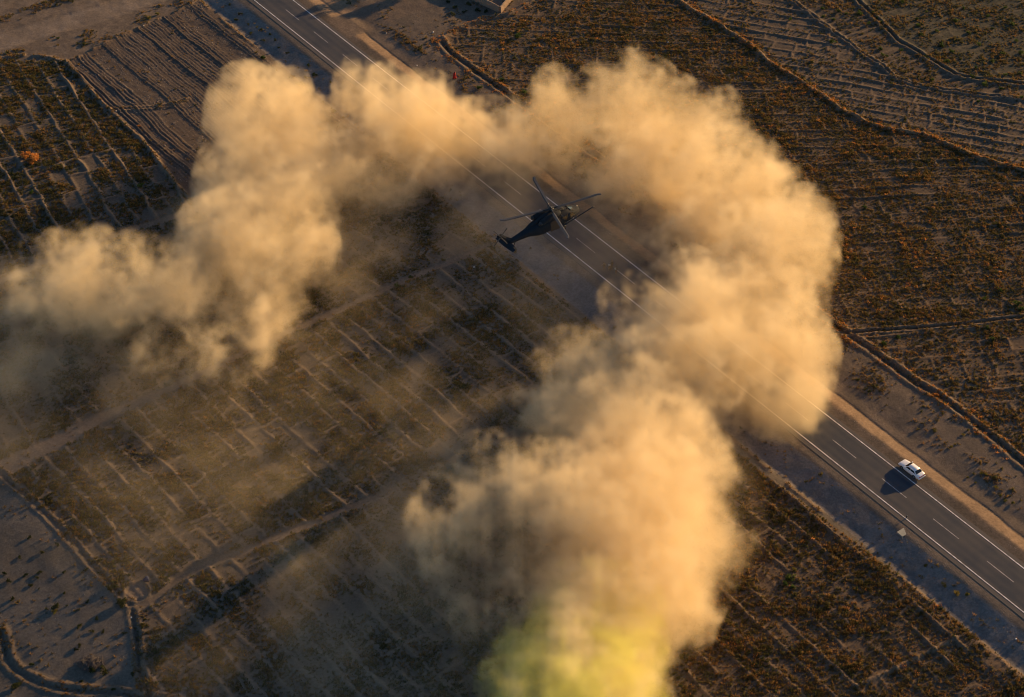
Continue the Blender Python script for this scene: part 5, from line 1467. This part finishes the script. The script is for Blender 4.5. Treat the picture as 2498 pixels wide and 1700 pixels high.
PUFF = [  # x, y, r (displayed px), weight, height of centre in m
    # left arm and the veil it trails
    (385, 765, 80, .07, 7), (505, 770, 75, .10, 6), (90, 650, 70, .12, 8), (580, 750, 60, .12, 5),
    (140, 600, 48, .38, 8), (185, 585, 46, .38, 8), (240, 640, 70, .42, 8), (320, 645, 70, .42, 8), (400, 630, 70, .45, 8), (330, 700, 65, .3, 8), (180, 670, 60, .25, 8), (430, 690, 65, .35, 8),
    (480, 560, 65, .6, 0), (520, 610, 70, .75, 0), (560, 680, 62, .5, 0), (640, 690, 55, .45, 0), (610, 620, 75, 1, 0), (660, 570, 75, .9, 0), (580, 520, 85, 1, 0), (650, 480, 80, 1, 0), (715, 500, 58, .8, 0), (700, 420, 70, .9, 0),
    (545, 430, 75, .9, 0), (600, 380, 85, 1, 0), (550, 320, 70, .9, 0), (560, 250, 66, .8, 7), (520, 265, 45, .5, 6), (618, 215, 46, .6, 6), (665, 205, 36, .45, 6), (640, 290, 80, .9, 0), (715, 335, 66, .75, 0), (690, 278, 44, .5, 0), (765, 320, 55, .7, 0), (770, 385, 60, .6, 0), (840, 405, 60, .5, 0), (920, 390, 62, .5, 0), (1010, 370, 62, .5, 0), (740, 270, 34, .3, 0),
    # back wall
    (812, 200, 44, .9, 8), (860, 195, 42, .7, 8), (890, 235, 56, 1, 8), (840, 255, 44, .7, 0), (940, 225, 50, .7, 6), (985, 262, 50, .7, 5), (960, 290, 78, 1, 0), (870, 310, 75, .9, 0), (815, 350, 60, .7, 0), (780, 420, 46, .4, 0), (880, 370, 55, .5, 0),
    (1050, 315, 58, .75, 0), (1110, 288, 44, .6, 4), (1170, 285, 44, .7, 4), (1130, 330, 55, .55, 0), (1210, 300, 50, .7, 0), (1255, 215, 42, 1, 10), (1252, 265, 48, 1, 6), (1290, 310, 52, .7, 0),
    # right wall
    (1415, 195, 58, 1, 11), (1370, 225, 55, 1, 9), (1330, 265, 48, .9, 6), (1475, 225, 55, 1, 10), (1430, 275, 80, 1, 0), (1530, 250, 50, .85, 9), (1520, 310, 75, 1, 0), (1590, 265, 46, .6, 9), (1640, 255, 38, .35, 9), (1668, 290, 34, .3, 8), (1590, 330, 70, 1, 0),
    (1400, 350, 60, .6, 0), (1480, 375, 65, .7, 0), (1640, 390, 80, 1, 0), (1570, 420, 65, .8, 0), (1700, 400, 64, .9, 6), (1735, 460, 70, 1, 0), (1660, 480, 80, 1, 0), (1580, 500, 55, .5, 0), (1800, 530, 62, 1, 0), (1835, 495, 44, .9, 8), (1858, 545, 36, 1, 6), (1850, 600, 38, 1, 4), (1785, 600, 76, 1, 0), (1700, 570, 80, 1, 0), (1730, 640, 66, .9, 0), (1620, 570, 52, .5, 0),
    (1640, 650, 60, .6, 0), (1690, 720, 75, 1, 0), (1780, 730, 66, 1, 0), (1800, 690, 45, .9, 0), (1560, 660, 55, 0.83, 7.5), (1610, 720, 70, 1.00, 7.5), (1500, 690, 50, 0.68, 7.5), (1540, 740, 55, 0.75, 7.5), (1430, 700, 40, .25, 0), (1800, 810, 66, 1, 0), (1730, 810, 75, 1, 0), (1835, 850, 40, .7, 0), (1650, 800, 55, 0.83, 7.5), (1760, 880, 62, .9, 0), (1825, 905, 46, .9, 0), (1800, 950, 42, .9, 0), (1760, 945, 40, .7, 0), (1690, 880, 45, .45, 0), (1640, 870, 40, .3, 0), (1580, 800, 45, 0.52, 7.5),
    # near plume
    (1240, 880, 55, .42, 0), (1215, 930, 45, .25, 0), (1190, 1000, 50, .12, 0), (1300, 845, 60, .6, 0), (1380, 815, 60, .7, 0), (1440, 800, 52, .6, 0), (1490, 850, 58, .7, 0), (1540, 910, 58, .75, 0), (1560, 980, 56, .8, 0), (1440, 910, 85, .9, 0), (1330, 920, 75, .8, 0), (1280, 980, 60, .5, 0), (1390, 1000, 85, .9, 0), (1490, 1020, 80, .9, 0), (1555, 1060, 66, .9, 0),
    (1300, 1060, 75, .6, 0), (1060, 1065, 50, .16, 0), (1120, 1085, 60, .22, 0), (1020, 1130, 48, .16, 0), (1090, 1170, 65, .26, 0), (1180, 1145, 75, .42, 0), (1050, 1250, 70, .14, 0), (1120, 1340, 75, .16, 0), (1190, 1400, 70, .2, 0), (1000, 1190, 60, .10, 0), (1260, 1150, 80, .65, 0), (1400, 1110, 85, .9, 0), (1480, 1140, 90, 1, 0), (1570, 1150, 76, 1, 0), (1560, 1230, 84, 1, 0), (1632, 1225, 52, 1, 0), (1675, 1245, 32, .8, 0), (1450, 1240, 95, 1, 0), (1340, 1230, 90, .8, 0), (1220, 1240, 75, .5, 0), (1130, 1260, 60, .2, 0),
    (1540, 1310, 70, .9, 0), (1460, 1330, 85, .9, 0), (1360, 1330, 85, .8, 0), (1270, 1330, 60, .4, 0), (1500, 1400, 62, .7, 0), (1560, 1400, 42, .6, 0), (1420, 1410, 75, .7, 0), (1330, 1410, 65, .6, 0), (1290, 1490, 70, .5, 0), (1390, 1480, 70, .5, 0), (1330, 1570, 80, .5, 0), (1420, 1580, 60, .4, 0), (1240, 1590, 60, .4, 0),
    (1330, 350, 55, .35, 0), (1400, 405, 58, .4, 0), (1480, 440, 60, .4, 0), (1560, 545, 58, .45, 0), (1520, 610, 52, .3, 0), (1445, 665, 36, .1, 0), (1560, 750, 58, 0.75, 7.5), (1620, 810, 56, 0.75, 7.5), (1500, 780, 50, 0.60, 7.5), (1600, 880, 48, 0.68, 7.5), (1660, 935, 30, .3, 0), (1090, 360, 60, .4, 0), (980, 370, 60, .4, 0), (1200, 350, 55, .35, 0), (1425, 720, 58, .35, 5), (1480, 770, 50, .35, 6), (1570, 830, 55, .6, 8), (1620, 900, 48, .55, 8), (1655, 850, 45, .5, 8), (1530, 800, 50, .4, 7),
]
HAZE = [  # thin dust hanging low: x, y, r, density
    (110, 690, 170, .06, 8), (240, 720, 180, .055, 8), (330, 780, 170, .045, 7), (60, 830, 170, .045, 8), (430, 740, 140, .05, 7), (560, 800, 130, .03), (280, 880, 170, .018), (20, 980, 200, .014), (420, 500, 110, .03), (620, 740, 110, .05), (80, 620, 110, .04),
    (900, 440, 130, .05), (1030, 400, 150, .07), (1170, 370, 140, .08), (1300, 370, 130, .08), (1400, 430, 130, .085), (1500, 500, 140, .085), (1580, 590, 130, .08), (1350, 590, 140, .010), (1500, 660, 90, .03), (1250, 720, 150, .014), (1340, 790, 110, .05), (850, 560, 130, .03), (800, 640, 120, .03), (1060, 480, 110, .035),
    (1000, 700, 170, .012), (800, 720, 150, .016), (1020, 1050, 150, .03), (900, 1300, 180, .028), (1030, 1370, 170, .05), (720, 1280, 150, .030), (640, 1080, 110, .02), (760, 1450, 220, .020), (1080, 1500, 170, .04), (500, 1500, 200, .008), (900, 1150, 140, .016), (1130, 1080, 120, .035), (1130, 900, 90, .02),
]
HAZE += [(40, 720, 190, .026, 13), (200, 770, 190, .028, 13), (380, 780, 160, .028, 13), (520, 770, 120, .024, 12), (60, 860, 170, .016, 12), (230, 880, 150, .010, 10), (1560, 790, 110, .06), (1470, 740, 90, .05), (1650, 870, 80, .06), (1500, 430, 110, .09), (1620, 520, 110, .08), (1480, 560, 90, .05), (1620, 650, 100, .07),
    (450, 1050, 450, .013, 7), (850, 950, 400, .014, 7), (900, 1400, 350, .015, 8), (1300, 560, 430, .008, 16), (700, 500, 330, .015, 16), (1400, 1150, 340, .024, 20), (250, 720, 260, .010, 12), (1000, 1300, 300, .008, 15)]  # the tallest veils added to dim the sun over the left-hand ground
cloud("dust_cloud", "ring of golden brown dust blown up round the helicopter by its rotor", PUFF, HAZE, (0.976, 0.860, 0.61), 500, 0.104)
SMOKE = [(1225, 1525, 65, .35, 4), (1185, 1560, 60, .45, 4), (1320, 1520, 66, .4, 0), (1400, 1520, 62, .6, 0), (1465, 1535, 45, .6, 0), (1300, 1570, 80, .6, 0), (1400, 1590, 70, .6, 0), (1210, 1620, 75, .5, 4), (1320, 1640, 80, .6, 0), (1440, 1610, 45, .5, 0), (1490, 1575, 34, .5, 0), (1280, 1455, 58, .45, 0), (1380, 1445, 62, .4, 0), (1330, 1390, 60, .2, 0), (1220, 1480, 50, .4, 0), (1430, 1470, 50, .35, 0), (1310, 1410, 75, .15, 0), (1400, 1410, 70, .2, 0)]
cloud("yellow_smoke", "yellow green signal smoke mixing into the dust at the bottom edge", SMOKE, [(1300, 1450, 150, .014, 9)], (0.965, 0.955, 0.33), 700, 0.095)
